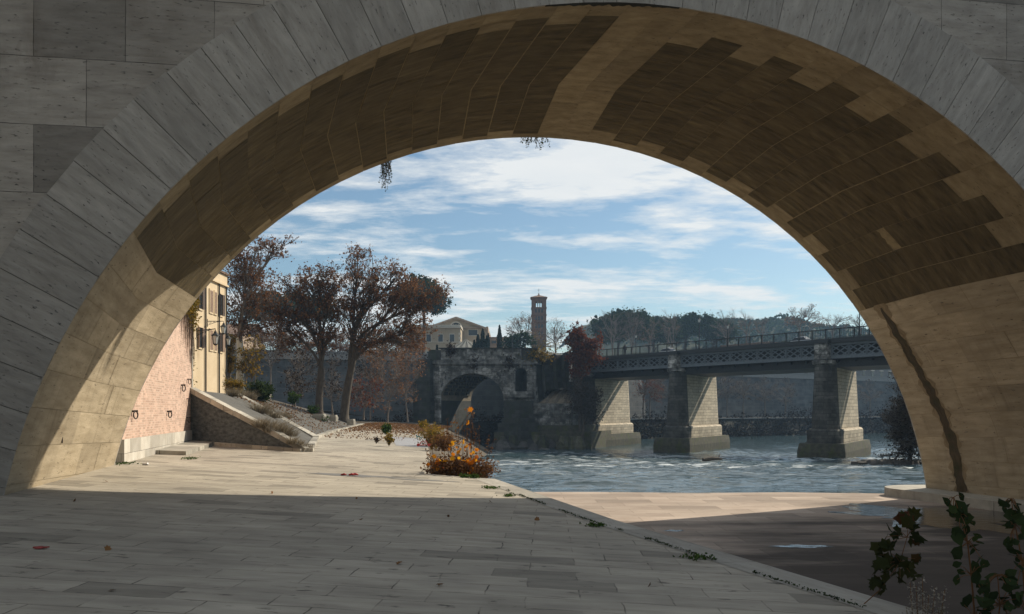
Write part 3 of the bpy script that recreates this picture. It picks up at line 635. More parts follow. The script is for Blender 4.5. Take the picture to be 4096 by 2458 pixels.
# wall lanterns
def lantern(mb, mg, top, s):
    top = Vector(top)
    mb.lathe(top, [(.01*s, 0), (.02*s, -.05*s), (.03*s, -.09*s), (.055*s, -.10*s), (.07*s, -.16*s), (.17*s, -.25*s), (.19*s, -.27*s), (.17*s, -.285*s)], 8)
    for k in range(6):
        a = k*math.pi/3; u = Vector((math.cos(a), math.sin(a), 0)); mb.tube([top+u*.155*s+Vector((0, 0, -.28*s)), top+u*.095*s+Vector((0, 0, -.62*s))], .009*s, 4)
    mb.lathe(top, [(.10*s, -.61*s), (.105*s, -.63*s), (.06*s, -.66*s), (.02*s, -.69*s)], 6)
    mg.lathe(top, [(.150*s, -.285*s), (.090*s, -.61*s)], 6)
def bracket(mb, a, b, s):
    a, b = Vector(a), Vector(b); l = (b-a).length; d = (b-a)/l
    mb.tube([a, b], .018*s, 5, cap=True); mb.tube([a+Vector((0, 0, -.22*s)), a+d*l*.3+Vector((0, 0, -.12*s)), a+d*l*.62+Vector((0, 0, -.03*s)), b], .012*s, 5)
    for c0, r in ((.16, .085), (.40, .06), (.62, .04)):
        c = a+d*l*c0+Vector((0, 0, -.085*s*(1-c0))); mb.tube([c+d*(r*s*(1-q*.045)*math.cos(q*.55))+Vector((0, 0, r*s*(1-q*.045)*math.sin(q*.55))) for q in range(16)], .009*s, 4)
    mb.tube([a+Vector((0, 0, .12*s)), a+Vector((0, 0, -.3*s))], .022*s, 5, cap=True)
MT['lampglass'] = plain('milky_lamp_glass', (.62, .64, .62), .3, 0, .05)
for a, b, s, lb in (((wx(33.4)+.05, 33.9, 3.25), W(862, 1316, 34.0), .98, 'big black lantern on a scrolled bracket at the brick wall end'),
                 ((-20.05, 54.3, 5.83), (-18.98, 54.3, 5.83), 1.25, 'lantern on a long bracket from the yellow facade between its drainpipes'),
                 ((-20.05, 57.8, 5.35), (-19.93, 57.95, 5.35), 1.25, 'lantern hanging at the far corner of the yellow building')):
    o = thing('wall_lamp', lb, 'lamp', a, 'black wrought iron wall lanterns'); m1, m2, m3 = MB(), MB(), MB(); bracket(m1, a, b, s); lantern(m2, m3, Vector(b)+Vector((0, 0, -.02)), s)
    m1.build('bracket', MT['iron_dark'], o); m2.build('lantern', MT['iron_dark'], o); m3.build('glass', MT['lampglass'], o)
# ---------------------------------------------------------------- yellow building
XB = -20.1
yb = thing('yellow_building', 'weathered yellow stuccoed house with brown shutters behind the brick wall', 'building', (XB-4, 50, .5))
m = MB(); m.prism([(XB-14, 40), (XB, 40), (XB, 58), (XB-14, 58)], -1.5, 9.0); m.build('wall', MT['stucco'], yb)
m = MB(); m.prism([(XB-14.2, 39.8), (XB+.16, 39.8), (XB+.16, 58.15), (XB-14.2, 58.15)], 8.62, 8.74); m.prism([(XB-14.1, 39.9), (XB+.06, 39.9), (XB+.06, 58.06), (XB-14.1, 58.06)], 8.742, 9.42); m.build('cornice', MT['stucco'], yb)
m = MB(); m.prism([(XB-14.2, 39.8), (XB+.2, 39.8), (XB+.2, 58.2), (XB-14.2, 58.2)], 9.422, 9.55); m.build('roof', MT['rooftile'], yb)
for y in (53.95, 56.42, 57.85):
    m = MB(); m.tube([(XB+.08, y, 8.6), (XB+.08, y, 1.0)], .055, 6); m.build('drainpipe', MT['iron_dark'], yb)
    
for row, (z0, z1) in enumerate(((6.5, 7.95), (4.0, 5.3))):
    for j, (y, wdt, op) in enumerate(((44.2, .6, 0), (46.8, .6, 1), (49.2, .6, 0), (51.2, .55, 1), (53.15, .56, 1), (55.05, .54, 0), (55.85, .42, 0), (56.95, .42, 2))):
        fr = MB()
        for a, b, c, d in ((y-wdt/2-.09, y+wdt/2+.09, z1+.002, z1+.11), (y-wdt/2-.09, y+wdt/2+.09, z0-.10, z0-.002), (y-wdt/2-.09, y-wdt/2-.002, z0, z1), (y+wdt/2+.002, y+wdt/2+.09, z0, z1)): fr.box((XB+.03, (a+b)/2, (c+d)/2), (.07, b-a, d-c))
        f = fr.build('window', MT['stucco'], yb)
        p = MB(); p.box((XB+.012, y, (z0+z1)/2), (.02, wdt-.004, z1-z0-.004)); p.build('pane', MT['pane'], f)
        sh = MB(); mt = MT['shutter'] if (op and row == 0) else MT['shutter_pale']
        if op:
            for sg in (-1, 1): 
                c = (XB+.10, y+sg*(wdt/2+.1), (z0+z1)/2)
                sh.box(c, (.045, .24, z1-z0), sg*R(-18))
        else:
            for sg in (-1, 1):
                for q in range(14): zc = z0+(q+.5)*(z1-z0)/14; sh.box((XB+.055, y+sg*wdt/4, zc), (.035, wdt/2-.02, (z1-z0)/14-.018))
                sh.box((XB+.045, y+sg*wdt/4, (z0+z1)/2), (.02, wdt/2-.01, z1-z0-.01))
        sh.build('shutters', mt, f)
# ---------------------------------------------------------------- stone embankment with ribs
A_, B_, C_, D_ = Vector((-7.9, 31.6, 0)), Vector((-10.4, 43.5, 0)), Vector((-11.4, 52, 0)), Vector((-13.4, 74, 0))
for v in (A_, B_, C_, D_): v.z = QZ(v.x)+.02
a_, b_, c_, d_ = Vector((-13.0, 33.4, .80)), Vector((-15.2, 44, .85)), Vector((-17.0, 54, .75)), Vector((-18.5, 76, .0))
em = thing('stone_embankment', 'grey stone embankment ramp sloping down to the quay with pale stone ribs', 'embankment', (-11, 36, -1.6))
m = MB(); 
for p0, p1, q0, q1 in ((A_, B_, a_, b_), (B_, C_, b_, c_), (C_, D_, c_, d_)):
    for i in range(4):
        for j in range(4):
            g = lambda s, t_: (p0.lerp(p1, s)).lerp(q0.lerp(q1, s), t_)+Vector((0, 0, .10*math.sin(t_*3.1)))
            m.face([g(i/4, j/4), g((i+1)/4, j/4), g((i+1)/4, (j+1)/4), g(i/4, (j+1)/4)])
m.build('slope', MT['setts'], em)
m = MB(); m.face([A_+Vector((0, 0, -.4)), A_, a_, a_+Vector((-.6, .2, 0)), a_+Vector((-.6, .2, -3))]); m.build('end_wall', MT['rubble'], em)
m = MB()
def rib(mb, p, q, w, h, n):
    for i in range(n): 
        s0, s1 = p.lerp(q, (i+.012)/n), p.lerp(q, (i+.988)/n); j = Vector((0, 0, random.uniform(-.015, .015))); mb.beam(s0+j, s1+j, w, h, 0, random.uniform(.2, .8))
rib(m, A_+Vector((.05, .02, .03)), a_+Vector((0, .06, .03)), .36, .2, 5); m.build('coping', MT['kerb'], em)
m = MB(); rib(m, A_.lerp(B_, .9)+Vector((.1, 0, .03)), b_.lerp(c_, .35)+Vector((0, 0, .06)), .34, .18, 5); m.build('rib', MT['kerb'], em)
m = MB(); rib(m, A_+Vector((.12, 0, .02)), B_+Vector((.1, 0, .02)), .3, .2, 9); rib(m, B_+Vector((.1, 0, .02)), C_, .3, .2, 6); rib(m, C_, D_, .3, .2, 10)
rib(m, Vector((-8.0, 31.45, A_.z)), Vector((-12.2, 32.9, QZ(-12)+.04)), .22, .2, 6); m.build('foot_kerb', MT['kerb'], em)
m = MB(); m.box((-16.9, 54.2, .95), (2.1, .7, .22), R(-20)); m.build('top_slab', MT['kerb'], em); m = MB(); m.box((-14.0, 34.6, .86), (.9, .35, .16), R(20), 0, .7); m.build('top_slab', MT['kerb'], em)
tr = MB()                                  # terrace behind the embankment
pts = [a_, b_, c_, d_]
for i in range(3):
    p0, p1 = pts[i], pts[i+1]; tr.face([p0, p1, Vector((-24, p1.y+2, max(p1.z, .9)+.4)), Vector((-24, p0.y-.5, p0.z+.4))])
tr.face([d_, Vector((-16, 110, -1.2)), Vector((-40, 110, 1)), Vector((-24, 78, 1.3))]); tr.face([a_, Vector((-24, 32.9, 1.2)), Vector((-24, 32.9, -4)), a_+Vector((0, 0, -4))])
struct('terrace', tr, MT['earth'])
def slope_pt(px, py):                      # where a ray through the photograph meets the embankment slope
    for (p0, p1, q) in ((A_, B_, a_), (B_, b_, a_), (B_, C_, b_), (C_, c_, b_), (C_, D_, c_)):
        n = (p1-p0).cross(q-p0); r = Vector(((px-CX)/F, 1, (HY-py)/F)); 
        if abs(n.dot(r)) < 1e-9: continue
        k_ = n.dot(p0)/n.dot(r); P = r*k_
        if 31 < P.y < 76 and -1.9 < P.z < 1.0 and P.y < 44+30*(p0 is not A_): return P
    return W(px, py, 45)
for i, (px, py, h, sp, n, lb) in enumerate(((930, 1582, .55, .5, 160, 'dry grass tuft at the top edge of the embankment beside the wall'), (985, 1592, .6, .6, 190, 'dry grass clump just right of the embankment top corner'),
        (1035, 1650, .6, .7, 220, 'large pale dry shrub high on the grey slope'), (1085, 1668, .5, .55, 160, 'pale dry shrub right of the largest one high on the slope'),
        (1040, 1705, .45, .5, 150, 'dry grass tuft on the sloping coping of the embankment'), (1092, 1728, .6, .75, 230, 'wide dry shrub in the middle of the grey slope'),
        (1130, 1742, .5, .6, 180, 'grey brown dry shrub low on the slope next to the wide one'), (1165, 1772, .35, .35, 100, 'small dry tuft near the bottom corner of the embankment'),
        (1205, 1790, .3, .3, 90, 'lowest dry tuft by the kerb at the embankment foot'), (1130, 1668, .4, .45, 130, 'dry tuft beside the stone rib of the slope'))):
    P = slope_pt(px, py+6); m = MB(); tuft(m, P, n*2, h, sp, .007, (.1, -.1)); tuft(m, P+Vector((.3, .2, .0)), n, h*.7, sp*.8, .006)
    tag(m.build('dry_shrub', MT['dry'], loc=P), lb, 'shrub', 'dry shrubs on the embankment')
# green shrubs and weeds around the terrace
def bushy(name, lb, px, py, Y, rx, ry, n, size, mat, group=None, cat='shrub', stems=16, stm='grey_bark', lobes=False):
    b = W(px, py, Y); k_ = Y/F; o = thing(name, lb, cat, b, group); m = MB(); cl = []
    for i in range(stems):
        a = random.uniform(0, 6.28); e = b+Vector((math.cos(a)*rx*k_*random.random(), math.sin(a)*rx*k_*random.random(), ry*k_*random.uniform(.5, 1)))
        md = (b+e)/2+Vector((0, 0, .1*ry*k_)); m.tube([b, md, e], [.014*Y/40, .01*Y/40, .005*Y/40], 3); cl += [(tuple(e), rx*k_*.32), (tuple(md), rx*k_*.34)]
    m.build('stems', MT[stm], o); P = np.concatenate([RNG.normal(size=(max(1, n//len(cl)), 3))*r*.7+np.array(c) for c, r in cl]); P[:, 2] = np.maximum(P[:, 2], b.z+.02)
    leaves('foliage', P, size, MT[mat], o, lobes=lobes); return o
bushy('green_shrub', 'round dark green shrub on the terrace above the dry grass', 1040, 1612, 52, 48, 70, 2600, .16, 'foliage_shade')
bushy('green_shrub', 'low olive shrub left of the green shrub at the terrace edge', 930, 1572, 46, 40, 45, 1500, .12, 'leaf_yellow')
bushy('leafy_weed', 'bright green upright weed at the crest of the leafy slope', 1172, 1625, 60, 22, 52, 700, .16, 'leaf_green', cat='weed')
bushy('leafy_weed', 'bright green weed in front of the dark tree trunk', 1250, 1668, 62, 20, 42, 480, .15, 'leaf_green', cat='weed')
bushy('leafy_weed', 'small green weed at the foot of the dark tree beside a pale block', 1295, 1690, 58, 16, 22, 250, .12, 'leaf_green', cat='weed')
bushy('yellow_shrub', 'tall yellow green shrub between the yellow house and the pale trunk', 918, 1560, 64.5, 26, 215, 3400, .17, 'leaf_yellow', stems=30)
for px, py, Y, wdt, lb in ((1277, 1668, 58, .9, 'pale stone block lying at the foot of the dark tree'), (1335, 1672, 60, .5, 'small pale stone between the two big tree trunks'), (1405, 1688, 62, .55, 'pale stone just right of the leaning tree base')):
    m = MB(); c = W(px, py, Y); m.loft([[(c.x+wdt*.5*x*s, c.y+.25*y*s, c.z+z) for x, y in ((-1, -1), (.8, -1), (1, -.3), (1, .9), (-.7, 1), (-1, .2))] for s, z in ((1, -.25), (1.02, .05), (.85, .2))]); tag(m.build('stone_block', MT['kerb'], loc=c), lb, 'stone', 'stones under the trees')
# ---------------------------------------------------------------- big plane trees on the left bank
Y = 62
tree('plane_tree', 'tall plane tree with a pale white trunk beside the yellow house', 'tree', W(962, 1570, Y), W(957, 1350, Y), blobs([(960, 1180, 70, 190), (1010, 1130, 75, 120), (930, 1130, 40, 180), (1060, 1200, 70, 110), (1150, 985, 60, 45), (1050, 1010, 60, 60), (1010, 1340, 70, 60)], Y, 95, .9, (.6, 1.0)),
     .30, [MT['white_bark'], MT['grey_bark']], MT['leaf_brown'], 200, .155, 6, 8, .013, 'plane trees on the left bank')
Y = 66
tree('plane_tree', 'plane tree with an upright dark trunk that forks low, next to the pale block', 'tree', W(1277, 1672, Y), W(1285, 1475, Y), blobs([(1300, 1120, 90, 75), (1190, 1180, 110, 95), (1120, 1250, 90, 80), (1280, 1230, 130, 90), (1330, 1190, 60, 100), (1190, 1340, 120, 70), (1320, 1350, 70, 70)], Y, 140, .9, (.6, 1.05)),
     .31, MT['bark'], MT['leaf_brown'], 165, .155, 7, 8, .013, 'plane trees on the left bank')
Y = 68
tree('plane_tree', 'tallest plane tree, its reddish trunk leaning right, nearest the ruined arch', 'tree', W(1375, 1690, Y), W(1412, 1440, Y), blobs([(1450, 1110, 90, 85), (1440, 1030, 55, 40), (1540, 1140, 110, 95), (1640, 1170, 100, 95), (1500, 1250, 120, 90), (1740, 1190, 55, 60), (1680, 1280, 90, 80), (1390, 1200, 60, 90), (1480, 1370, 90, 80), (1600, 1370, 90, 80)], Y, 185, .9, (.6, 1.1)),
     .36, MT['bark'], MT['leaf_brown'], 165, .155, 8, 8, .013, 'plane trees on the left bank')
# saplings and small bare trees between and behind
sap = [(1003, 1560, 60, 1440, 40, 90, 26, 'leaf_yellow', 90, 'thin yellow leaved sapling tied to stakes beside the pale trunk'), (1180, 1640, 72, 1500, 85, 110, 40, 'leaf_dark', 40, 'small bare tree left of the dark trunk against the wall'),
       (1330, 1660, 78, 1530, 70, 90, 34, 'leaf_dark', 40, 'thin curved young tree between the two large trunks'), (1455, 1680, 76, 1580, 80, 70, 34, 'leaf_rust', 60, 'low reddish young tree right of the leaning trunk'),
       (1550, 1690, 84, 1500, 95, 160, 60, 'leaf_brown', 60, 'slender brown tree standing before the bank wall near the ruin'), (1630, 1690, 90, 1480, 75, 150, 54, 'leaf_brown', 55, 'slender brown tree close to the dark buttress of the ruin'),
       (1080, 1600, 86, 1360, 90, 130, 46, 'leaf_dark', 50, 'dark bare tree behind the pale trunk'), (1480, 1680, 88, 1420, 80, 140, 50, 'leaf_dark', 50, 'dark thin tree behind the leaning trunk')]
for px, py, Y, fy, rx, ry, n, lf, nl, lb in sap:
    tree('young_tree', lb, 'tree', W(px, py, Y), W(px+random.uniform(-12, 12), (py+fy)/2, Y), blobs([(px, fy, rx, ry)], Y, n, .8, (.5, .95)), .085, MT['grey_bark'], MT[lf], nl, .19, 5, 9, .012, 'young trees before the bank wall')
for px, lb in ((985, 'wooden stake left of the yellow sapling'), (1022, 'wooden stake right of the yellow sapling')):
    m = MB(); b = W(px, 1565, 59); m.tube([b, b+Vector((0, 0, 1.1))], .035, 5, cap=True); tag(m.build('stake', MT['grey_bark'], loc=b), lb, 'stake')
# ---------------------------------------------------------------- the ruined arch in the river
YR = 111.; KR = YR/F/2.12
def rx(cx): return (cx-949.8)*KR
def rz(cy): return (1038.8-cy)*KR
DR = 8.2
ru = thing('ruined_bridge', 'single ruined stone bridge arch standing in the river, with a niche and carved spandrels', 'ruin', (rx(700), YR, -5.2))
def rbox(m, x0, x1, y0, y1, z0, z1, mi=0, tone=.5): m.box(((x0+x1)/2, (y0+y1)/2, (z0+z1)/2), (x1-x0, y1-y0, z1-z0), 0, mi, tone)
AX, AA, AZ, AB = rx(612), rx(880)-rx(612), rz(960), rz(732)-rz(960)
def arch(t, e=0.): return AX+(AA+e)*math.cos(t), AZ+(AB+e)*math.sin(t)
# main wall with the arch cut through it
m = MB(); NA = 36; zt = rz(640)
XL, XR = rx(265), rx(1150)
for i in range(NA):
    t0, t1 = math.pi*i/NA, math.pi*(i+1)/NA; (xa, za), (xb, zb) = arch(t0), arch(t1)
    for y, fl in ((YR, 1), (YR+DR, 0)):
        p = [(xa, y, za), (xa, y, zt), (xb, y, zt), (xb, y, zb)]; m.face(p if fl else p[::-1])
for x0, x1 in ((XL, AX-AA), (AX+AA, rx(978)), (rx(1075), XR)):
    for y, fl in ((YR, 1), (YR+DR, 0)):
        zb = AZ if x1 < rx(900) or y == YR+DR or True else AZ
        p = [(x0, y, -5.6), (x1, y, -5.6), (x1, y, zt), (x0, y, zt)]; m.face(p if fl else p[::-1])
# niche: arched recess in the right pier
nx0, nx1 = rx(978), rx(1075); nc, nr = (nx0+nx1)/2, (nx1-nx0)/2; nz = rz(735); nb = rz(893)
m.face([(nx0, YR, -5.6), (nx1, YR, -5.6), (nx1, YR, nb), (nx0, YR, nb)]); NQ = 12
for i in range(NQ):
    t0, t1 = math.pi*i/NQ, math.pi*(i+1)/NQ; xa, za, xb, zb = nc+nr*math.cos(t0), nz+nr*math.sin(t0), nc+nr*math.cos(t1), nz+nr*math.sin(t1)
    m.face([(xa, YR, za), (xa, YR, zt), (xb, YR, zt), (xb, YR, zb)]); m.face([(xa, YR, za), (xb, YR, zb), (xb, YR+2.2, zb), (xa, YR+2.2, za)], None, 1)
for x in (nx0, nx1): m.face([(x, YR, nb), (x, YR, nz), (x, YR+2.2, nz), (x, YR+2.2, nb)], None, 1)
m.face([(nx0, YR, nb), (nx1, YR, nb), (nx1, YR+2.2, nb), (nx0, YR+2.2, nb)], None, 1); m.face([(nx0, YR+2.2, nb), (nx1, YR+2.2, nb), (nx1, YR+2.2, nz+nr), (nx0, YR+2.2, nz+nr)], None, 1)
for x in (XL, XR): m.face([(x, YR, -5.6), (x, YR, zt), (x, YR+DR, zt), (x, YR+DR, -5.6)])
m.face([(XL, YR, zt), (XR, YR, zt), (XR, YR+DR, zt), (XL, YR+DR, zt)])
m.build('wall', [MT['ruin'], MT['ruin_dark']], ru)
m = MB()
for i in range(NA):
    t0, t1 = math.pi*i/NA, math.pi*(i+1)/NA; (xa, za), (xb, zb) = arch(t0), arch(t1); m.face([(xa, YR-.05, za), (xb, YR-.05, zb), (xb, YR+DR, zb), (xa, YR+DR, za)], None, 0, random.uniform(.3, .7))
for x in (AX-AA, AX+AA): m.face([(x, YR, -5.6), (x, YR, AZ), (x, YR+DR, AZ), (x, YR+DR, -5.6)], None, 1)  # jambs darkened in colour, as if the sun did not reach in
for i in range(3, 10):                     # coffers inside the vault, far side
    for j in range(5):
        t0 = math.pi*(.62+.34*(i-3)/7); x, z = arch(t0, -.05); m.box((x, YR+.9+j*1.5, z), (.12, 1.0, .45), 0, 1, .5)
m.build('vault', [MT['ruin_core'], MT['ruin_dark']], ru)
m = MB(); NVv = 29                          # ring of voussoirs
for i in range(NVv):
    t0, t1 = math.pi*i/NVv+.006, math.pi*(i+1)/NVv-.006; o = YR-.14-random.uniform(0, .05); e = 1.12+random.uniform(-.05, .05); tn = random.uniform(.2, 1)
    P4 = [arch(t0), arch(t1), arch(t1, e), arch(t0, e)]; m.face([(x, o, z) for x, z in P4][::-1], None, 0, tn)
    m.face([(P4[2][0], o, P4[2][1]), (P4[3][0], o, P4[3][1]), (P4[3][0], YR, P4[3][1]), (P4[2][0], YR, P4[2][1])], None, 0, tn)
    m.face([(P4[0][0], o, P4[0][1]), (P4[1][0], o, P4[1][1]), (P4[1][0], YR+.1, P4[1][1]), (P4[0][0], YR+.1, P4[0][1])], None, 0, tn)
m.build('arch_ring', MT['ruin'], ru)
def relief(x0, x1, z0, z1, sd):            # spandrel panel with a coiled carved beast
    m = MB(); rbox(m, x0, x1, YR-.03, YR+.02, z1-.001, z1+.16); o = x0 if sd < 0 else x1; rbox(m, o-.09, o+.09, YR-.06, YR+.02, z0, z1+.16, 0, .7)
    cx, cz = (x0+x1)/2+sd*.35, z1-.95; pts = [Vector((cx+sd*(1.0-.09*q)*math.cos(q*.62)*.75, YR-.10-.02*math.sin(q), cz+(.72-.05*q)*math.sin(q*.62))) for q in range(13)]
    m.tube(pts, [.10+.09*math.sin(q*.24) for q in range(13)], 6, 1); m.tube([Vector((cx+sd*.7, YR-.1, cz-.3)), Vector((cx+sd*.55, YR-.14, cz-1.0)), Vector((cx+sd*.75, YR-.1, cz-1.6))], [.15, .2, .07], 6, 1)
    for q in range(4): m.tube([pts[2], pts[2]+Vector((-sd*(.3+.15*q), -.04, .5-.22*q))], [.09, .02], 5, 1)
    m.build('spandrel_relief', [MT['ruin'], MT['ruin']], ru)
relief(rx(352), rx(478), rz(800), rz(694), -1); relief(rx(755), rx(888), rz(850), rz(688), 1)
m = MB()                                   # cornice, attic course and worn parapet
rbox(m, rx(250), rx(1165), YR-.55, YR+DR+.3, rz(655), rz(632)); rbox(m, rx(258), rx(1155), YR-.3, YR+DR+.2, rz(632), rz(616)+.02)
m.build('cornice', MT['ruin'], ru)
m = MB(); x = 245
while x < 1168:
    wdt = random.uniform(38, 72); x1 = min(1170, x+wdt); zt2 = rz(random.uniform(518, 525)+(10 if x < 330 else 0)); rbox(m, rx(x)+.02, rx(x1)-.02, YR-.25+random.uniform(-.08, .08), YR+.9, rz(616)+.03, zt2, 1 if x < 320 or 1010 < x or random.random() < .05 else 0, random.uniform(.2, .9)); x = x1
rbox(m, rx(330), rx(1168), YR-.45, YR+1.0, rz(524), rz(514), 1); rbox(m, rx(260), rx(1160), YR+.9, YR+DR, rz(616)+.03, rz(545), 1)
m.build('parapet', [MT['ruin'], MT['ruin_dark']], ru)
m = MB(); rbox(m, rx(905), rx(1130), YR-.9, YR, rz(935), rz(892), 0, .5); rbox(m, rx(925), rx(1115), YR-.65, YR, rz(892), rz(884))
for x in (955, 1098): rbox(m, rx(x-22), rx(x+20), YR-.22, YR+.001, rz(892), rz(655), 0, .75)
m.tube([(nc+(nr+.25)*math.cos(a), YR-.06, nz+(nr+.25)*math.sin(a)) for a in [math.pi*q/14 for q in range(15)]], .22, 5, 0, .8); m.lathe((nc, YR-.15, nz+nr+.1), [(.22, -.1), (.3, .2), (.26, .5)], 6)
m.build('niche_frame', MT['ruin'], ru)
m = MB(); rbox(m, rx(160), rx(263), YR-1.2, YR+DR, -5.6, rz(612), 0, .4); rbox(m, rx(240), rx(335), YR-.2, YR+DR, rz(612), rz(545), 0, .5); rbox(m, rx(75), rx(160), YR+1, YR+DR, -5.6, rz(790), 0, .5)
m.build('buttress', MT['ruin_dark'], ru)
m = MB(); rbox(m, rx(268), rx(325), YR-.25, YR, rz(930), rz(660), 0, .8); rbox(m, rx(330), rx(350), YR-.2, YR, rz(1150), rz(660), 0, .9)
m.face([(rx(262), YR-.26, rz(700)), (rx(262), YR-.26, rz(890)), (rx(284), YR-.26, rz(890)), (rx(284), YR-.26, rz(740))], None, 1)
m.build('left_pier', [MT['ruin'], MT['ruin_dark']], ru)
m = MB()                                   # cutwater below the niche, stepping out to the base
def cut(x0, x1, out, z0, z1, mi=0): m.prism([(rx(x0), YR), (rx(x0), YR-out*.55), (rx((x0+x1)/2), YR-out), (rx(x1), YR-out*.55), (rx(x1), YR)], z0, z1, mi)
cut(882, 1130, 1.4, rz(1110), rz(962)); cut(865, 1140, 1.9, rz(1150), rz(1110)); cut(830, 1165, 2.6, -5.6, rz(1150))
for i in range(16):
    x = random.uniform(800, 1460); m.lathe((rx(x), YR-random.uniform(1.2, 3.6), -5.5), [(random.uniform(.7, 1.6), 0), (random.uniform(.6, 1.3), .6), (.3, random.uniform(1., 1.7))], 7, 1, random.random(), random.random())
m.build('cutwater', [MT['ruin_dark'], MT['rock']], ru)
m = MB(); rbox(m, rx(800), rx(1610), YR-1.8, YR+DR+4, -5.8, rz(1225)); rbox(m, rx(1140), rx(1560), YR-.8, YR+DR+2, rz(1225), rz(1170))
for i in range(26): m.lathe((rx(random.uniform(780, 1640)), YR-1.6+random.uniform(-1.2, .5), -5.5), [(random.uniform(.8, 1.5), 0), (random.uniform(.7, 1.2), .7), (.4, random.uniform(1.1, 2.2))], 7, 0, random.random(), random.random())
m.build('mossy_base', MT['moss_stone'], ru)
# broken half of the second arch, right of the niche: rough core above, coffered vault springing below
m = MB(); NB = 12
def brk(i): 
    t_ = i/NB; return rx(1150+300*t_)
top = [rz(v) for v in (528, 534, 548, 560, 572, 566, 560, 575, 568, 552, 548, 560, 575)]
low = [rz(v) for v in (985, 945, 905, 880, 868, 862, 862, 858, 858, 862, 870, 880, 905)]
for i in range(NB):
    xa, xb = brk(i), brk(i+1); oy = [YR+.5+.5*math.sin(i*1.7), YR+.5+.5*math.sin((i+1)*1.7)]; zm = [(top[i]+low[i])/2, (top[i+1]+low[i+1])/2]
    m.face([(xa, oy[0]+.5, low[i]), (xb, oy[1]+.5, low[i+1]), (xb, oy[1]-.2, zm[1]), (xa, oy[0]-.2, zm[0])], None, 1, random.random()*.5); m.face([(xa, oy[0]-.2, zm[0]), (xb, oy[1]-.2, zm[1]), (xb, oy[1], top[i+1]), (xa, oy[0], top[i])], None, 1, random.random()*.5)
    m.face([(xa, oy[0], top[i]), (xb, oy[1], top[i+1]), (xb, YR+DR, top[i+1]), (xa, YR+DR, top[i])], None, 1)
    z0 = [rz(985-8*i), rz(985-8*(i+1))]
    m.face([(xa, YR+.1, rz(985)), (xb, YR+.1, rz(985)), (xb, oy[1]+2.4, low[i+1]), (xa, oy[0]+2.4, low[i])], None, 2, .6 if i % 3 else .1)
m.face([(rx(1450), YR+.6, rz(985)), (rx(1450), YR+DR, rz(985)), (rx(1450), YR+DR, top[-1]), (rx(1450), YR+.6, top[-1])], None, 1)
z = rz(1200); rows = [rz(v) for v in (1200, 1130, 1085, 1040, 1010, 985)]
for r in range(5):
    x = 1142+random.uniform(-4, 10)
    while x < 1440:
        x1 = min(1448+random.uniform(-14, 4), x+random.uniform(36, 70)); rbox(m, rx(x)+.015, rx(x1)-.015, YR-.12+random.uniform(-.1, .12), YR+DR-1, rows[r]+.01, rows[r+1]-.01, 0, random.uniform(.3, 1)); x = x1
for v0, v1 in ((575, 690), (690, 800)): rbox(m, rx(1428), rx(1446), YR+.2, YR+1.5, rz(v1), rz(v0), 0, .9)
m.build('broken_arch', [MT['ruin'], MT['ruin_dark'], MT['ruin_core']], ru)
for ch in ru.children:                     # the arch runs askew through the wall
    for v in ch.data.vertices: v.co.x += .45*max(0, v.co.y)
# growth on the ruin
for x, z_, n, lb in ((430, 535, 300, 'ivy trailing from the parapet left part of the ruined arch'), (1190, 575, 420, 'weeds and grass on the broken right end of the ruin'), (630, 640, 160, 'small ivy clump hanging from the cornice above the ruined arch'), (925, 640, 200, 'ivy clump between the ruined arch and the niche')):
    P = np.array([(rx(x+random.gauss(0, 22 if x != 1190 else 60)), YR-.45+random.gauss(0, .12), rz(z_)+random.gauss(0, .5)) for _ in range(n)]); tag(leaves('ivy', P, .28, MT['leaf_dark'] if x != 1190 else MT['leaf_yellow'], loc=(rx(x), YR, rz(z_))), lb, 'ivy', 'plants growing on the ruin')

# ---------------------------------------------------------------- the iron lattice bridge on stone piers
D0, DD = Vector((20, 102, 0)), Vector((.574, -.819, 0)); DN = Vector((.819, .574, 0))     # upstream edge, along, downstream
def dk(s, o, z): p = D0+DD*s+DN*o; return Vector((p.x, p.y, z))
DW = 10.; S0, S1 = -54, 92
ib = thing('iron_bridge', 'long iron lattice girder bridge on tapering stone piers across the river', 'bridge', tuple(dk(0, DW/2, -5.2)))
ZT, ZB = 6.75, 5.2
def strip(m, o0, o1, z0, z1, s0=S0, s1=S1, mi=0):
    p = [dk(s0, o0, 0), dk(s1, o0, 0), dk(s1, o1, 0), dk(s0, o1, 0)]; p = [(a.x, a.y) for a in p]; m.prism(p, z0, z1, mi)
m = MB(); strip(m, -.15, DW+.15, 6.9, 7.12); strip(m, -.35, .05, 6.78, 7.25); strip(m, DW-.05, DW+.35, 6.78, 7.25); m.build('deck', MT['iron_dark'], ib)
m = MB(); strip(m, .3, DW-.3, 7.122, 7.16); m.build('roadway', MT['asphalt'], ib)
m = MB(); strip(m, .9, DW-.9, 4.35, 4.55)
for i in range(6): strip(m, .9+i*1.55, 1.15+i*1.55, 4.55, 6.9)
s = S0
while s < S1: strip(m, .6, DW-.6, 4.9, 5.15, s, s+.2); s += 1.9
m.build('floor_beams', MT['iron_dark'], ib)
PS = [-41., -17., .3, 21.0, 42., 63.]          # piers
spans = [(S0, PS[0])]+[(PS[i], PS[i+1]) for i in range(len(PS)-1)]+[(PS[-1], S1)]
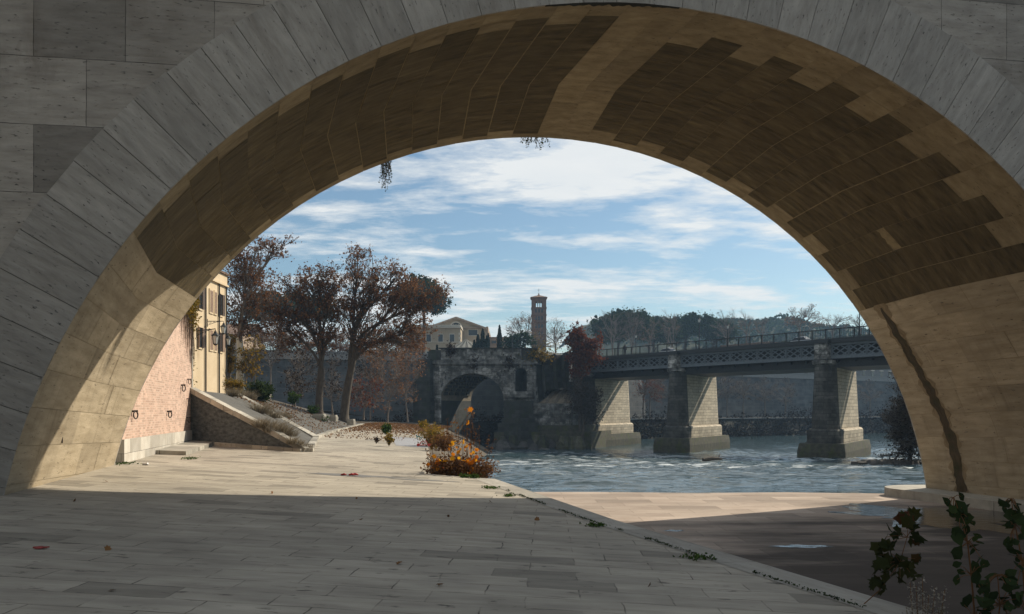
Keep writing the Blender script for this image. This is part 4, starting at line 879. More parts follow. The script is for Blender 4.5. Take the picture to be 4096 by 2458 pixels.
for a, b in spans:
    for o in (0, DW):
        m = MB(); a1, b1 = a+(.85 if a > S0 else 0), b-(.85 if b < S1 else 0); oo = (-.06, .26) if o == 0 else (DW-.26, DW+.06)
        strip(m, *oo, ZT-.22, ZT+.028, a1, b1); strip(m, *oo, ZB, ZB+.24, a1, b1); strip(m, oo[0]+.1, oo[1]-.1, ZB+.24, ZB+.36, a1, b1)
        n = max(3, round((b1-a1)/1.85)); pw = (b1-a1)/n; oc = (oo[0]+oo[1])/2
        for i in range(n+1):
            s = a1+pw*i; m.beam(dk(s, oc, ZB+.2), dk(s, oc, ZT-.2), .2, .2)
        q = pw/2; z0, z1 = ZB+.22, ZT-.2
        for i in range(-1, 2*n+1):
            for sg in (1, -1):
                sa, sb = a1+q*i, a1+q*(i+2); za, zb = (z0, z1) if sg > 0 else (z1, z0)
                if sa < a1: f = (a1-sa)/(sb-sa); za = za+(zb-za)*f; sa = a1
                if sb > b1: f = (b1-sa)/(sb-sa); zb = za+(zb-za)*f; sb = b1
                if sb-sa > .2: m.beam(dk(sa, oc+.03*sg, za), dk(sb, oc+.03*sg, zb), .05, .12)
        m.build('lattice_girder', MT['iron'], ib)
for o in (0.02, DW-.02):
    m = MB(); strip(m, o-.05, o+.05, 8.16, 8.26); strip(m, o-.03, o+.03, 7.34, 7.39)
    s = S0; i = 0
    while s < S1:
        if i % 8 == 0: m.beam(dk(s, o, 7.2), dk(s, o, 8.28), .12, .12)
        else: m.beam(dk(s, o, 7.36), dk(s, o, 8.18), .028, .028)
        s += .2; i += 1
    m.build('railing', MT['iron_dark'], ib)
m = MB(); m.tube([dk(S0, DW+1.3, 5.35), dk(S1, DW+1.3, 5.35)], .38, 8)
for s in np.arange(S0, S1, 6): m.beam(dk(s, DW-.2, 5.6), dk(s, DW+1.3, 5.6), .1, .15)
m.build('service_pipe', MT['iron_dark'], ib)
PA = R(32); pd_ = Vector((math.sin(PA), math.cos(PA), 0)); pn = Vector((pd_.y, -pd_.x, 0))     # pier long axis, its right side
def ring(c, hw, l0, l1, z, nose=1., n=8):      # stadium outline; rounded upstream and downstream ends
    pts = []
    for i in range(n+1):
        a = math.pi*(i/n); pts.append(c+pd_*(l1+hw*nose*math.sin(a))+pn*(hw*math.cos(a)))
    for i in range(n+1):
        a = math.pi*(i/n); pts.append(c+pd_*(l0-hw*nose*math.sin(a))-pn*(hw*math.cos(a)))
    return [(p.x, p.y, z) for p in pts]
for j, s in enumerate(PS):
    c0 = dk(s, 0, 0); c = Vector((c0.x, c0.y, 0))+pd_*.9
    if s < -40: c = Vector((-3.2, 134, 0))
    LL = 11.2
    m = MB(); m.loft([ring(c, 1.42-.33*t_, 0, LL, -2.0+6.6*t_) for t_ in (0, .25, .5, .75, 1)]); m.mi = [1 if 9 <= (k_ % 18) < 17 and k_ < 72 else 0 for k_ in range(len(m.f))]; po = m.build('pier', [MT['pier'], MT['pier_crust_shade']], ib)
    m = MB(); m.loft([ring(c, 1.82, -.3, LL+.3, -3.45, .8), ring(c, 1.82, -.3, LL+.3, -2.2, .8), ring(c, 1.62, -.2, LL+.2, -1.99, .85)]); m.mi = [1 if 8 <= (k_ % 18) < 17 and k_ < 36 else 0 for k_ in range(len(m.f))]; m.build('plinth', [MT['pier'], MT['pier_crust_shade']], po)
    def rect(hw, e, z): return [tuple((c+pd_*a+pn*b)[:2])+(z,) for a, b in ((-e, hw), (-e-.5, hw*.4), (-e-.5, -hw*.4), (-e, -hw), (LL+e, -hw), (LL+e, hw))][::-1]
    m = MB(); m.loft([rect(2.35, 2.3, -5.7), rect(2.35, 2.3, -4.3), rect(2.2, 2.15, -3.452)]); m.build('footing', MT['moss_stone'], po)
    m = MB(); m.loft([ring(c, 1.12, 0, LL, 4.602), ring(c, 1.32, -.05, LL, 4.75), ring(c, 1.36, -.05, LL, 5.1), ring(c, 1.2, 0, LL, 5.15)])
    m.build('capital', MT['ruin'], po)
    m = MB(); q = dk(s, -.1, 0) if s > -40 else c; m.box((q.x, q.y, 5.98), (1.55, .9, 1.64), math.atan2(DD.y, DD.x), 0, .9); m.box((q.x, q.y, 6.98), (1.9, 1.2, .35), math.atan2(DD.y, DD.x), 1, .5); m.build('pilaster', [MT['ruin'], MT['iron_dark']], po)
# lamps, cars and people on it
def street_lamp(p, h, lb, grp='lamp posts along the iron bridge'):
    o = thing('street_lamp', lb, 'lamp', p, grp); m1, m2, m3 = MB(), MB(), MB(); p = Vector(p)
    m1.lathe(p, [(.16, 0), (.16, .25), (.09, .5), (.07, 1.2), (.085, 1.25), (.055, 1.3), (.04, h-.75), (.07, h-.72), (.05, h-.68)], 8); m1.build('post', MT['iron_dark'], o)
    t_ = p+Vector((0, 0, h)); lantern(m2, m3, t_, 1.05); m2.build('lantern', MT['iron_dark'], o); m3.build('glass', MT['lampglass'], o)
for s, o, h, lb in ((3.6, .6, 4.0, 'street lamp by the near railing above the middle stone pier'), (.5, DW-.6, 4.0, 'street lamp on the far side of the deck behind the middle pier'),
                    (24.6, .6, 3.9, 'street lamp above the river pier closest to the big arch'), (-16.6, DW-.6, 4.0, 'street lamp on the deck near the red leaved tree')):
    street_lamp(tuple(dk(s, o, 7.16)), h, lb)
def car(s, o, body, lb):
    a = math.atan2(DD.y, DD.x); p = dk(s, o, 7.16); t_ = thing('car', lb, 'car', p, 'cars crossing the iron bridge')
    kk = .64
    def X(x, y, z): x, y, z = x*kk, y*kk, z*kk; q = p+Vector((x*math.cos(a)-y*math.sin(a), x*math.sin(a)+y*math.cos(a), z)); return tuple(q)
    def lo(m, rows, mi=0):
        m.loft([[X(x, y, z) for x, y in ((x0, -w_), (x1, -w_), (x1, w_), (x0, w_))] for x0, x1, w_, z in rows], mi)
    m = MB(); lo(m, [(-2.05, 2.05, .80, .28), (-2.12, 2.1, .86, .5), (-2.08, 2.0, .86, .82), (-1.95, 1.2, .80, .93)]); m.build('body', body, t_)
    m = MB(); lo(m, [(-1.85, 1.05, .78, .93), (-1.25, .45, .62, 1.38)]); m.build('windows', MT['pane'], t_)
    m = MB(); lo(m, [(-1.3, .5, .66, 1.382), (-1.05, .3, .58, 1.47)]); m.build('roof', body, t_)
    for x in (-1.3, 1.3):
        for y in (-.74, .74):
            m = MB(); m.tube([X(x, y-.09, .31), X(x, y+.09, .31)], .31*kk, 12, cap=True); m.build('wheel', MT['iron_dark'], t_)
car(15.6, 4.2, plain('silver_car_paint', (.5, .52, .55), .3, .4, .05), 'silver car on the bridge between the middle pier and the near pier')
car(-4.8, 4.2, plain('white_car_paint', (.7, .7, .7), .3, 0, .05), 'white car on the bridge just left of the middle pier')
def person(p, rz, lb, coat):
    J = {0: (0, 0, .93), 1: (0, 0, 1.2), 2: (0, 0, 1.42), 3: (0, 0, 1.53), 4: (0, .02, 1.66), 5: (.2, 0, 1.4), 6: (.26, .02, 1.12), 7: (.25, .12, .88), 8: (-.2, 0, 1.4), 9: (-.26, .0, 1.12), 10: (-.25, .08, .88), 11: (.1, 0, .9), 12: (.12, .1, .48), 13: (.12, .12, .08), 14: (.12, .26, .04), 15: (-.1, 0, .9), 16: (-.11, -.03, .48), 17: (-.12, -.16, .08), 18: (-.12, -.02, .04)}
    E_ = [(0, 1), (1, 2), (2, 3), (3, 4), (2, 5), (5, 6), (6, 7), (2, 8), (8, 9), (9, 10), (0, 11), (11, 12), (12, 13), (13, 14), (0, 15), (15, 16), (16, 17), (17, 18)]
    rad = [.16, .155, .17, .065, .105, .075, .055, .045, .075, .055, .045, .1, .07, .055, .04, .1, .07, .055, .04]
    me = bpy.data.meshes.new('person'); me.from_pydata([J[i] for i in range(19)], E_, []); o = bpy.data.objects.new('person', me); COL.objects.link(o)
    sk = o.modifiers.new('Skin', 'SKIN'); 
    for i, v in enumerate(me.skin_vertices[0].data if me.skin_vertices else []): v.radius = (rad[i], rad[i])
    o.modifiers.new('Sub', 'SUBSURF').levels = 1; me.materials.append(coat); o.location = p; o.rotation_euler = (0, 0, rz)
    return tag(o, lb, 'person')
coat = plain('dark_coat', (.03, .03, .035), .8)
def walker(s, o, lb):
    p = dk(s, o, 7.16); me_name = 'person'
    bpy.context.view_layer.update()
    ob = person(tuple(p), math.atan2(DD.y, DD.x)-math.pi/2, lb, coat)
    return ob
walker(-10.2, 1.3, 'person in a dark coat walking by the railing near the red leaved tree')
# ---------------------------------------------------------------- far bank: quay, wall, upper ground
WALL = [(-75, 112), (-40, 117), (-14, 124), (8, 142), (26, 164), (62, 190), (112, 224), (176, 262), (260, 308)]
TOE = [(-75, 110), (-40, 114), (-16, 120), (4, 133), (17, 143), (50, 163), (106, 198), (172, 238), (262, 284)]
m = MB(); u = 0
for i in range(len(WALL)-1):
    (x0, y0), (x1, y1) = WALL[i], WALL[i+1]; l = math.hypot(x1-x0, y1-y0); n = Vector((y1-y0, x0-x1, 0)).normalized()*1.3
    b0, b1 = Vector((x0, y0, 0))+n, Vector((x1, y1, 0))+n
    m.face([(b0.x, b0.y, -6), (b1.x, b1.y, -6), (x1, y1, 7.3), (x0, y0, 7.3)], [(u, -6), (u+l, -6), (u+l, 7.3), (u, 7.3)])
    m.face([(x0, y0, 7.3), (x1, y1, 7.3), (x1-n.x*.5, y1-n.y*.5, 7.3), (x0-n.x*.5, y0-n.y*.5, 7.3)]); u += l
bwl = thing('embankment_wall', 'tall pale river embankment wall running along the far bank', 'wall', (26, 164, -5))
m.build('masonry', MT['bankwall'], bwl)
m = MB()
for i in range(len(WALL)-1):
    a, b = Vector((*WALL[i], 0)), Vector((*WALL[i+1], 0)); nn = Vector((b.y-a.y, a.x-b.x, 0)).normalized()
    for o0, o1, z0, z1 in ((.25, -.55, 7.302, 7.6), (.05, -.35, 7.602, 8.35), (.2, -.5, 8.352, 8.55)):
        m.prism([tuple((a+nn*o0).xy), tuple((b+nn*o0).xy), tuple((b+nn*o1).xy), tuple((a+nn*o1).xy)], z0, z1)
m.build('coping', MT['copingstone'], bwl)
m = MB(); far = [(-75, 560), (-40, 560), (-14, 560), (8, 560), (60, 560), (160, 560), (300, 560), (420, 560), (556, 560)]
for i in range(len(WALL)-1): m.face([(*WALL[i], 7.25), (*WALL[i+1], 7.25), (*far[i+1], 7.25), (*far[i], 7.25)])
m.face([(-75, 112, 7.25), (-75, 560, 7.25), (-550, 560, 7.25), (-550, 112, 7.25)]); m.face([(260, 308, 7.25), (556, 308, 7.25), (556, 560, 7.25), (300, 560, 7.25)])
struct('upper_ground', m, MT['earth'])
m = MB()
for i in range(len(TOE)-1):
    (x0, y0), (x1, y1) = TOE[i], TOE[i+1]; n = Vector((y0-y1, x1-x0, 0)).normalized()
    def pr(x, y, o, z): return (x+n.x*o, y+n.y*o, z)
    for (o0, z0), (o1, z1) in (((0, -5.6), (1.4, -3.6)), ((1.4, -3.6), (2.6, -1.75))): m.face([pr(x0, y0, o0, z0), pr(x1, y1, o0, z0), pr(x1, y1, o1, z1), pr(x0, y0, o1, z1)])
    a, b = WALL[i], WALL[i+1]; m.face([pr(x0, y0, 2.6, -1.75), pr(x1, y1, 2.6, -1.75), (*b, -1.6), (*a, -1.6)])
struct('far_bank', m, MT['dark_bank'])
m = MB()
for i in range(1, len(TOE)-1):
    (x0, y0), (x1, y1) = TOE[i], TOE[i+1]; n = Vector((y0-y1, x1-x0, 0)).normalized(); m.beam((x0+n.x*2.7, y0+n.y*2.7, -1.68), (x1+n.x*2.7, y1+n.y*2.7, -1.68), .7, .2)
struct('far_quay_kerb', m, MT['copingstone'])
# undergrowth along the waterline of the far bank
P = []
for i in range(1, len(TOE)-1):
    (x0, y0), (x1, y1) = TOE[i], TOE[i+1]; l = math.hypot(x1-x0, y1-y0); n = Vector((y0-y1, x1-x0, 0)).normalized(); c = int(l*(120 if i < 6 else 40))
    for _ in range(c):
        s = random.random(); o = random.uniform(-.6, 3.2); hh = 1.1+.9*math.sin(s*l*.21+i)+.5*math.sin(s*l*.77); P.append((x0+(x1-x0)*s+n.x*o, y0+(y1-y0)*s+n.y*o, -5.1+max(0, o)*1.2+abs(random.gauss(0, .6))*hh))
tag(leaves('undergrowth', P, .42, MT['leaf_black']), kind='stuff')
P = []
for i in range(0, 3):
    (x0, y0), (x1, y1) = WALL[i], WALL[i+1]; l = math.hypot(x1-x0, y1-y0)
    for _ in range(int(l*60)):
        s = random.random(); c = .5+.5*math.sin(s*l*.5+i)+.4*math.sin(s*l*1.3); q_ = random.random()
        if q_ < .62: z_ = -1.8+abs(random.gauss(0, .9))*max(.25, c)
        else: z_ = 8.5-abs(random.gauss(0, 1.1))*max(.1, c)
        P.append((x0+(x1-x0)*s+random.gauss(0, .4), y0+(y1-y0)*s-1.7-random.random()*.8, z_))
tag(leaves('creepers', P, .34, MT['leaf_dark']), kind='stuff')
# wooded hill behind everything on the right
m = MB(); G = 44; H = {}
def hh(x, y):
    t_ = max(0., min(1., (y-330)/95)); ridge = 46+4.5*math.sin(x*.021+1.2)+3.*math.sin(x*.057)+1.2*math.sin(x*.19)+.8*math.sin(x*.37+y*.2)-max(0, 62-x)*.4
    return 6.5+max(0, ridge-6.5)*t_*t_*(3-2*t_)
xs = np.linspace(30, 440, 150); ysl = np.linspace(328, 540, 22)
for i in range(len(xs)-1):
    for j in range(len(ysl)-1): m.face([(x, y, hh(x, y)) for x, y in ((xs[i], ysl[j]), (xs[i+1], ysl[j]), (xs[i+1], ysl[j+1]), (xs[i], ysl[j+1]))])
tag(m.build('hill', MT['hillside'], smooth=True), kind='structure')
P = []
for _ in range(16000):
    x = random.uniform(46, 420); y = random.uniform(385, 450); P.append((x, y, hh(x, y)+abs(random.gauss(0, .6)) + 1.1*max(0, math.sin(x*.31)*math.sin(x*.13+y*.3))))
tag(leaves('hill_woods', P, 2.2, MT['needle']), kind='stuff')
# ---------------------------------------------------------------- buildings beyond the ruin
def bx_(m, x0, x1, y0, y1, z0, z1, mi=0): m.box(((x0+x1)/2, (y0+y1)/2, (z0+z1)/2), (x1-x0, y1-y0, z1-z0), 0, mi)
def win(par, x, y, z0, z1, wdt, trim='trim', arched=False):
    f = MB(); a = .14
    for q in ((x-wdt/2-a, x+wdt/2+a, z1+.003, z1+a+.06), (x-wdt/2-a, x+wdt/2+a, z0-a, z0-.003), (x-wdt/2-a, x-wdt/2-.003, z0, z1), (x+wdt/2+.003, x+wdt/2+a, z0, z1)): bx_(f, q[0], q[1], y-.12, y+.02, q[2], q[3])
    o = f.build('window', MT[trim], par); p = MB(); bx_(p, x-wdt/2, x+wdt/2, y-.03, y+.02, z0, z1); p.build('pane', MT['pane'], o)
YB = 190; KB = YB/F/2.12
def X_(c): return (c-949.8)*KB
def Z_(c): return (1038.8-c)*KB
pb = thing('pediment_building', 'cream palazzo with a triangular pediment and half round window', 'building', (X_(460), YB+6, 7.2))
m = MB(); bx_(m, X_(205), X_(730), YB+5, YB+30, 7, Z_(330)); bx_(m, X_(60), X_(522), YB-4, YB+4.9, 7, Z_(362)); m.build('wall', MT['cream'], pb)
m = MB(); ap, zl = X_(465), Z_(328)
m.face([(X_(205), YB+5, zl), (X_(725), YB+5, zl), (ap, YB+5, Z_(240))]); m.face([(X_(205), YB+30, zl), (X_(725), YB+30, zl), (ap, YB+30, Z_(240))]); m.build('pediment', MT['cream'], pb)
m = MB()
for sx, ex in ((X_(198), ap), (X_(732), ap)):
    za, zb = Z_(328), Z_(232); m.face([(sx, YB+4.2, za), (sx, YB+31, za), (ex, YB+31, zb), (ex, YB+4.2, zb)]); m.beam((sx, YB+4.4, za-.2), (ex, YB+4.4, zb-.2), .5, .45)
bx_(m, X_(198), X_(732), YB+4.5, YB+5, Z_(334), Z_(322)); bx_(m, X_(722), X_(742), YB+4.9, YB+30, 7, Z_(315))
m.build('roof', MT['tan'], pb)
m = MB(); bx_(m, X_(52), X_(530), YB-4.5, YB+5, Z_(362)+.003, Z_(352)); bx_(m, X_(52), X_(524), YB-4.2, YB+5, Z_(350), Z_(334)); bx_(m, X_(58), X_(526), YB-4.15, YB-4, Z_(480), Z_(474))
for q in range(10): bx_(m, X_(505), X_(525), YB-4.1, YB-3.95, 8+q*.98, 8.6+q*.98)
m.build('cornice', MT['trim'], pb)
m = MB(); cx, cz, r_ = X_(463), Z_(326), 1.25
for q in range(12):
    a0, a1 = math.pi*q/12, math.pi*(q+1)/12; m.face([(cx, YB+4.93, cz), (cx+r_*math.cos(a0), YB+4.93, cz+r_*math.sin(a0)), (cx+r_*math.cos(a1), YB+4.93, cz+r_*math.sin(a1))], None, 1); m.beam((cx+(r_+.12)*math.cos(a0), YB+4.85, cz+(r_+.12)*math.sin(a0)), (cx+(r_+.12)*math.cos(a1), YB+4.85, cz+(r_+.12)*math.sin(a1)), .2, .3)
for q in (-.6, 0, .6): bx_(m, cx+q-.04, cx+q+.04, YB+4.88, YB+4.92, cz, cz+.9)
m.build('lunette_window', [MT['trim'], MT['pane']], pb)
for c in (90, 165, 258, 357, 452): win(pb, X_(c), YB-4, Z_(477), Z_(414), 1.0); 
for c in (90, 165, 258): win(pb, X_(c), YB-4, Z_(610), Z_(555), .95)
win(pb, X_(610), YB+5, Z_(392), Z_(344), 2.1)
tb = thing('tan_building', 'long low tan building behind the cypress trees', 'building', (X_(840), YB+18, 7.2))
m = MB(); bx_(m, X_(744), X_(1010), YB+16, YB+30, 7, Z_(378)); m.build('wall', MT['tan'], tb); m = MB(); bx_(m, X_(738), X_(1014), YB+15.6, YB+30.4, Z_(378)+.003, Z_(371)); m.build('roof', MT['rooftile'], tb)
win(tb, X_(783), YB+16, Z_(430), Z_(402), 1.2, 'tan'); win(tb, X_(800), YB+16, Z_(500), Z_(478), 1.1, 'tan'); win(tb, X_(690), YB+16, Z_(430), Z_(402), 1.2, 'tan')
YT = 158; kt = YT/F/2.12; cxt = (562-949.8)*kt
rt = thing('round_temple', 'round temple with a conical grey tiled roof behind the ruin', 'temple', (cxt, YT, 7.2)); m = MB(); rr = 175*kt; zt_ = (1038.8-524)*kt
N_ = 40
for q in range(N_):
    a0, a1 = 2*math.pi*q/N_, 2*math.pi*(q+1)/N_; e = .14 if q % 2 else 0.
    m.face([(cxt+rr*math.cos(a0), YT+rr*math.sin(a0), zt_), (cxt+rr*math.cos(a1), YT+rr*math.sin(a1), zt_), (cxt+.2*math.cos(a1), YT+.2*math.sin(a1), (1038.8-452)*kt+e), (cxt+.2*math.cos(a0), YT+.2*math.sin(a0), (1038.8-452)*kt+e)], None, 0, .75 if q % 2 else .2)
m.lathe((cxt, YT, (1038.8-455)*kt), [(.3, 0), (.34, .12), (.1, .3)], 10); m.build('roof', MT['greytile'], rt)
m = MB(); m.lathe((cxt, YT, 7.2), [(rr*.93, 0), (rr*.93, zt_-7.2-.01)], 24); m.build('wall', MT['cream'], rt)
for q in range(14):
    a = 2*math.pi*q/14; m = MB(); m.lathe((cxt+rr*1.0*math.cos(a), YT+rr*1.0*math.sin(a), 7.2), [(.22, 0), (.17, .2), (.15, zt_-7.5), (.24, zt_-7.22)], 8); m.build('column', MT['trim'], rt)
# bell tower
YW = 220; kw_ = YW/F/2.12; tx = (1177-949.8)*kw_; tw = 61*kw_
def tz(c): return (1038.8-c)*kw_
bt = thing('bell_tower', 'tall square brick bell tower with arched openings rising behind the bare trees', 'tower', (tx, YW, 7.2))
m = MB(); bx_(m, tx-tw, tx+tw, YW-tw, YW+tw, 7, tz(186)); m.build('shaft', MT['towerbrick'], bt)
m = MB(); z0, z1 = tz(180), tz(128); e = .62*tw
for sx in (-1, 1):
    for sy in (-1, 1): m.box((tx+sx*(tw-.29*tw), YW+sy*(tw-.29*tw), (z0+z1)/2), (.58*tw, .58*tw, z1-z0))
for sx, sy in ((0, -1), (0, 1), (-1, 0), (1, 0)):
    for q in (-1, 1):
        cxx, cyy = (tx+q*.15*tw*1.0, YW+sy*.78*tw) if sy else (tx+sx*.78*tw, YW+q*.15*tw); m.lathe((cxx, cyy, z0), [(.09, 0), (.075, .3), (.075, z1-z0-.35), (.14, z1-z0)], 8, 1)
bx_(m, tx-tw, tx+tw, YW-tw, YW+tw, z1-.004, tz(100)); bx_(m, tx-tw, tx+tw, YW-tw, YW+tw, tz(186)+.002, z0)
for q in (-1, 0, 1):                       # arch heads
    for s in range(6):
        a0, a1 = math.pi*s/6, math.pi*(s+1)/6; c = tx+q*.285*tw; r_ = .125*tw
m.build('belfry', [MT['towerbrick'], MT['trim']], bt)
m = MB()
for c in (186, 245, 305, 365): bx_(m, tx-tw-.12, tx+tw+.12, YW-tw-.12, YW+tw+.12, tz(c), tz(c)+.32)
bx_(m, tx-tw-.2, tx+tw+.2, YW-tw-.2, YW+tw+.2, tz(100)+.002, tz(92)); m.build('string_course', MT['towerbrick'], bt)
for c in (200, 232, 262, 330, 392):
    for q in (-1, 0, 1):
        if c in (232,): continue
        m = MB(); x = tx+q*.42*tw; zc = tz(c+22); hgt_ = 34*kw_; rw = .13*tw
        pts = [(x-rw, zc), (x+rw, zc)]+[(x+rw*math.cos(a), zc+hgt_-rw+rw*math.sin(a)) for a in [math.pi*s/8 for s in range(9)]]
        m.face([(a, YW-tw-.012, b) for a, b in pts]); m.build('window', MT['pane'], bt)
m = MB(); ra = tw+.35; zb_ = tz(92)+.003; za_ = tz(66); pc = [(tx-ra, YW-ra, zb_), (tx+ra, YW-ra, zb_), (tx+ra, YW+ra, zb_), (tx-ra, YW+ra, zb_)]
for q in range(4): m.face([pc[q], pc[(q+1) % 4], (tx, YW, za_)])
m.face(pc[::-1]); m.lathe((tx, YW, za_-.15), [(.25, 0), (.3, .15), (.12, .35), (.2, .5), (.04, .62)], 8); m.build('roof', MT['rooftile'], bt)
m = MB(); m.beam((tx, YW, za_+.4), (tx, YW, tz(12)), .07, .07); m.beam((tx-.36, YW, tz(24)), (tx+.36, YW, tz(24)), .07, .07); m.build('cross', MT['iron_dark'], bt)
gb = thing('grey_building', 'long grey building with rows of windows seen under the iron bridge deck', 'building', (72, 236, 7.2))
m = MB(); ga = math.atan2(40, 40)*.0+R(34); gu = Vector((math.cos(ga), math.sin(ga), 0)); gv = Vector((-gu.y, gu.x, 0)); g0 = Vector((62, 200, 0))
m.prism([tuple((g0+gu*a+gv*b).xy) for a, b in ((0, 0), (70, 0), (70, 14), (0, 14))], 7, 16.); m.build('wall', MT['greywall'], gb)
m = MB(); m.prism([tuple((g0+gu*a+gv*b).xy) for a, b in ((-.5, -.5), (70.5, -.5), (70.5, 14.5), (-.5, 14.5))], 16.002, 16.5); m.build('roof', MT['rooftile'], gb)
for q in range(17):
    for z0 in (8.3, 12.2):
        c = g0+gu*(2.4+q*4.1)-gv*.04; m = MB(); m.box((c.x, c.y, z0+1.1), (1.2, .08, 2.2), ga); f = m.build('window', MT['pane'], gb); m = MB(); m.box((c.x-gv.x*.05, c.y-gv.y*.05, z0-.14), (1.7, .25, .24), ga); m.box((c.x-gv.x*.05, c.y-gv.y*.05, z0+2.36), (1.7, .2, .24), ga); m.build('frame', MT['trim'], f)
db = thing('low_house', 'low dark house with a tiled roof behind the trees on the left', 'house', (-54, 138, 7.2))
m = MB(); bx_(m, -64, -44, 134, 146, 7, 12.3); m.build('wall', MT['tan'], db); m = MB(); m.face([(-65, 133.3, 12.2), (-43, 133.3, 12.2), (-43, 140, 14.6), (-65, 140, 14.6)]); m.face([(-65, 146.7, 12.2), (-43, 146.7, 12.2), (-43, 140, 14.6), (-65, 140, 14.6)]); m.build('roof', MT['rooftile'], db)
for x in (-61, -57, -53, -49): win(db, x, 134, 9, 10.8, 1., 'tan')
m = MB(); b = Vector(((1197-CX)/F*131, 131, 7.3)); m.tube([b, b+Vector((0, 0, 7.4))], [.07, .045], 6, cap=True); m.lathe(b, [(.16, 0), (.12, .4)], 8); tag(m.build('flagpole', MT['copingstone'], loc=b), 'slim pale flagpole on the embankment behind the left trees', 'pole')
street_lamp(W(2049, 1404, 150), 3.4, 'street lamp standing on the far road behind the ruin parapet', 'lamps on the far road')
# ---------------------------------------------------------------- far trees
def cyp(px, top, Y, w_, lb, base=7.2):
    b = Vector(((px-CX)/F*Y, Y, base)); h = (HY-top)/F*Y-base; o = thing('cypress', lb, 'tree', b, 'cypress trees behind the ruin'); m = MB(); m.tube([b, b+Vector((0, 0, h*.5)), b+Vector((0, 0, h*.92))], [.16, .1, .03], 6); m.build('trunk', MT['bark'], o)
    n = 2600; t_ = RNG.uniform(.02, 1, n); r = w_*np.clip(np.minimum(t_*5, 1.15*(1-t_)**.62), .03, 1)*(.72+.28*np.sin(t_*19+px)*.4+RNG.normal(size=n)*.12); a = RNG.uniform(0, 6.28, n)
    leaves('crown', np.stack([b.x+r*np.cos(a), b.y+r*np.sin(a), b.z+t_*h], 1), .34, MT['cypress'], o, droop=-1.)
for px, top, Y, w_, lb in ((1931, 1318, 152, 1.1, 'dark cypress, tallest of the tight clump beside the temple roof'), (1912, 1340, 153, 1.0, 'cypress on the left side of the tight dark clump'), (1947, 1345, 151, .6, 'thin cypress at the right of the tight dark clump'), (1897, 1362, 154, .8, 'shortest cypress of the clump, next to the temple roof'),
                           (1953, 1334, 162, .55, 'slim cypress standing free between the clump and the lone one'), (1998, 1302, 158, .95, 'lone tall cypress between the clump and the bell tower'), (1748, 1382, 140, .35, 'tiny cypress tip above the left end of the ruin'), (1800, 1383, 140, .3, 'small cypress tip poking above the ruin parapet')):
    cyp(px, top, Y, w_, lb)
tree('evergreen_tree', 'round dark evergreen tree left of the bell tower', 'tree', Vector(((2062-CX)/F*165, 165, 7.2)), W(2062, 1395, 165), blobs([(2062, 1365, 48, 36), (2030, 1385, 30, 25), (2100, 1375, 35, 30)], 165, 40, 1, (.8, 1.3)), .25, MT['bark'], MT['needle'], 95, .42, 5, 4, .02)
def bare(px, base_z, Y, fy, bl, n, lf, nl, lb, r0=.22, grp='bare trees along the far road', ls=.26, rt=.018, tw=9):
    return tree('bare_tree', lb, 'tree', Vector(((px-CX)/F*Y, Y, base_z)), W(px, fy, Y), blobs(bl, Y, n, .9, (.7, 1.25)), r0, MT['grey_bark'], MT[lf] if lf else None, nl, ls, 5, tw, rt, grp)
bare(2095, 7.2, 172, 1375, [(2090, 1300, 55, 55), (2050, 1320, 35, 45), (2130, 1330, 45, 50)], 62, 'leaf_brown', 14, 'sparse brown tree in front of the bell tower, to its left')
bare(2222, 7.2, 172, 1385, [(2220, 1320, 45, 50), (2245, 1350, 30, 40), (2190, 1345, 30, 40)], 52, 'leaf_brown', 5, 'bare pale tree just right of the bell tower')
bare(2160, 7.2, 168, 1395, [(2150, 1370, 45, 30), (2200, 1385, 40, 20)], 34, 'leaf_yellow', 14, 'low olive brown tree at the foot of the bell tower')
o = tree('red_tree', 'dense red leaved tree between the ruin and the iron bridge', 'tree', W(2322, 1752, 109.5), W(2326, 1500, 109.5), blobs([(2325, 1400, 52, 60), (2300, 1350, 32, 40), (2345, 1440, 48, 50), (2375, 1370, 28, 35), (2310, 1470, 40, 40)], 109.5, 95, 1, (.7, 1.2)), .28, MT['bark'], MT['leaf_rust'], 170, .26, 6, 7, .016)
tree('bush_tree', 'dark twiggy tree with brown leaves under the red tree against the lit pier', 'tree', W(2330, 1770, 108.5), W(2335, 1690, 108.5), blobs([(2340, 1600, 50, 80), (2370, 1660, 45, 55), (2300, 1580, 35, 80), (2380, 1600, 30, 40)], 108.5, 85, 1, (.6, 1.1)), .18, MT['bark'], MT['leaf_dark'], 60, .22, 7, 10, .014)
def pine(px, Y, bl, lb, base=7.2, n=60):
    n = int(n*1.5); cl = blobs(bl, Y, n, .9, (1.3, 2.0)); k_ = Y/F; b = Vector(((px-CX)/F*Y, Y, base)); f = W(px+5, bl[0][1]+bl[0][3]+18, Y)
    return tree('umbrella_pine', lb, 'tree', b, f, cl, .42, MT['bark'], MT['needle'], 190, .62, 6, 3, .03, 'umbrella pines on the far bank', flat=.62, sh=.6)
pine(2475, 232, [(2500, 1285, 90, 42), (2420, 1310, 55, 38), (2570, 1300, 60, 42), (2440, 1340, 60, 30)], 'biggest umbrella pine, first to the right of the red leaved tree', n=90)
pine(2610, 240, [(2615, 1320, 70, 40), (2660, 1330, 50, 32)], 'umbrella pine between the biggest one and the bridge lamp', n=55)
pine(2740, 248, [(2755, 1300, 70, 34), (2700, 1330, 50, 36), (2820, 1300, 50, 30)], 'flat topped umbrella pine behind the lamp on the iron bridge', n=62)
pine(2850, 252, [(2860, 1320, 60, 36), (2900, 1330, 40, 30)], 'umbrella pine right of the bridge lamp next to the bare crowns', n=44)
pine(1688, 178, [(1690, 1170, 60, 50), (1640, 1190, 60, 36), (1730, 1210, 40, 36)], 'dark umbrella pine behind the tallest plane tree', n=60)
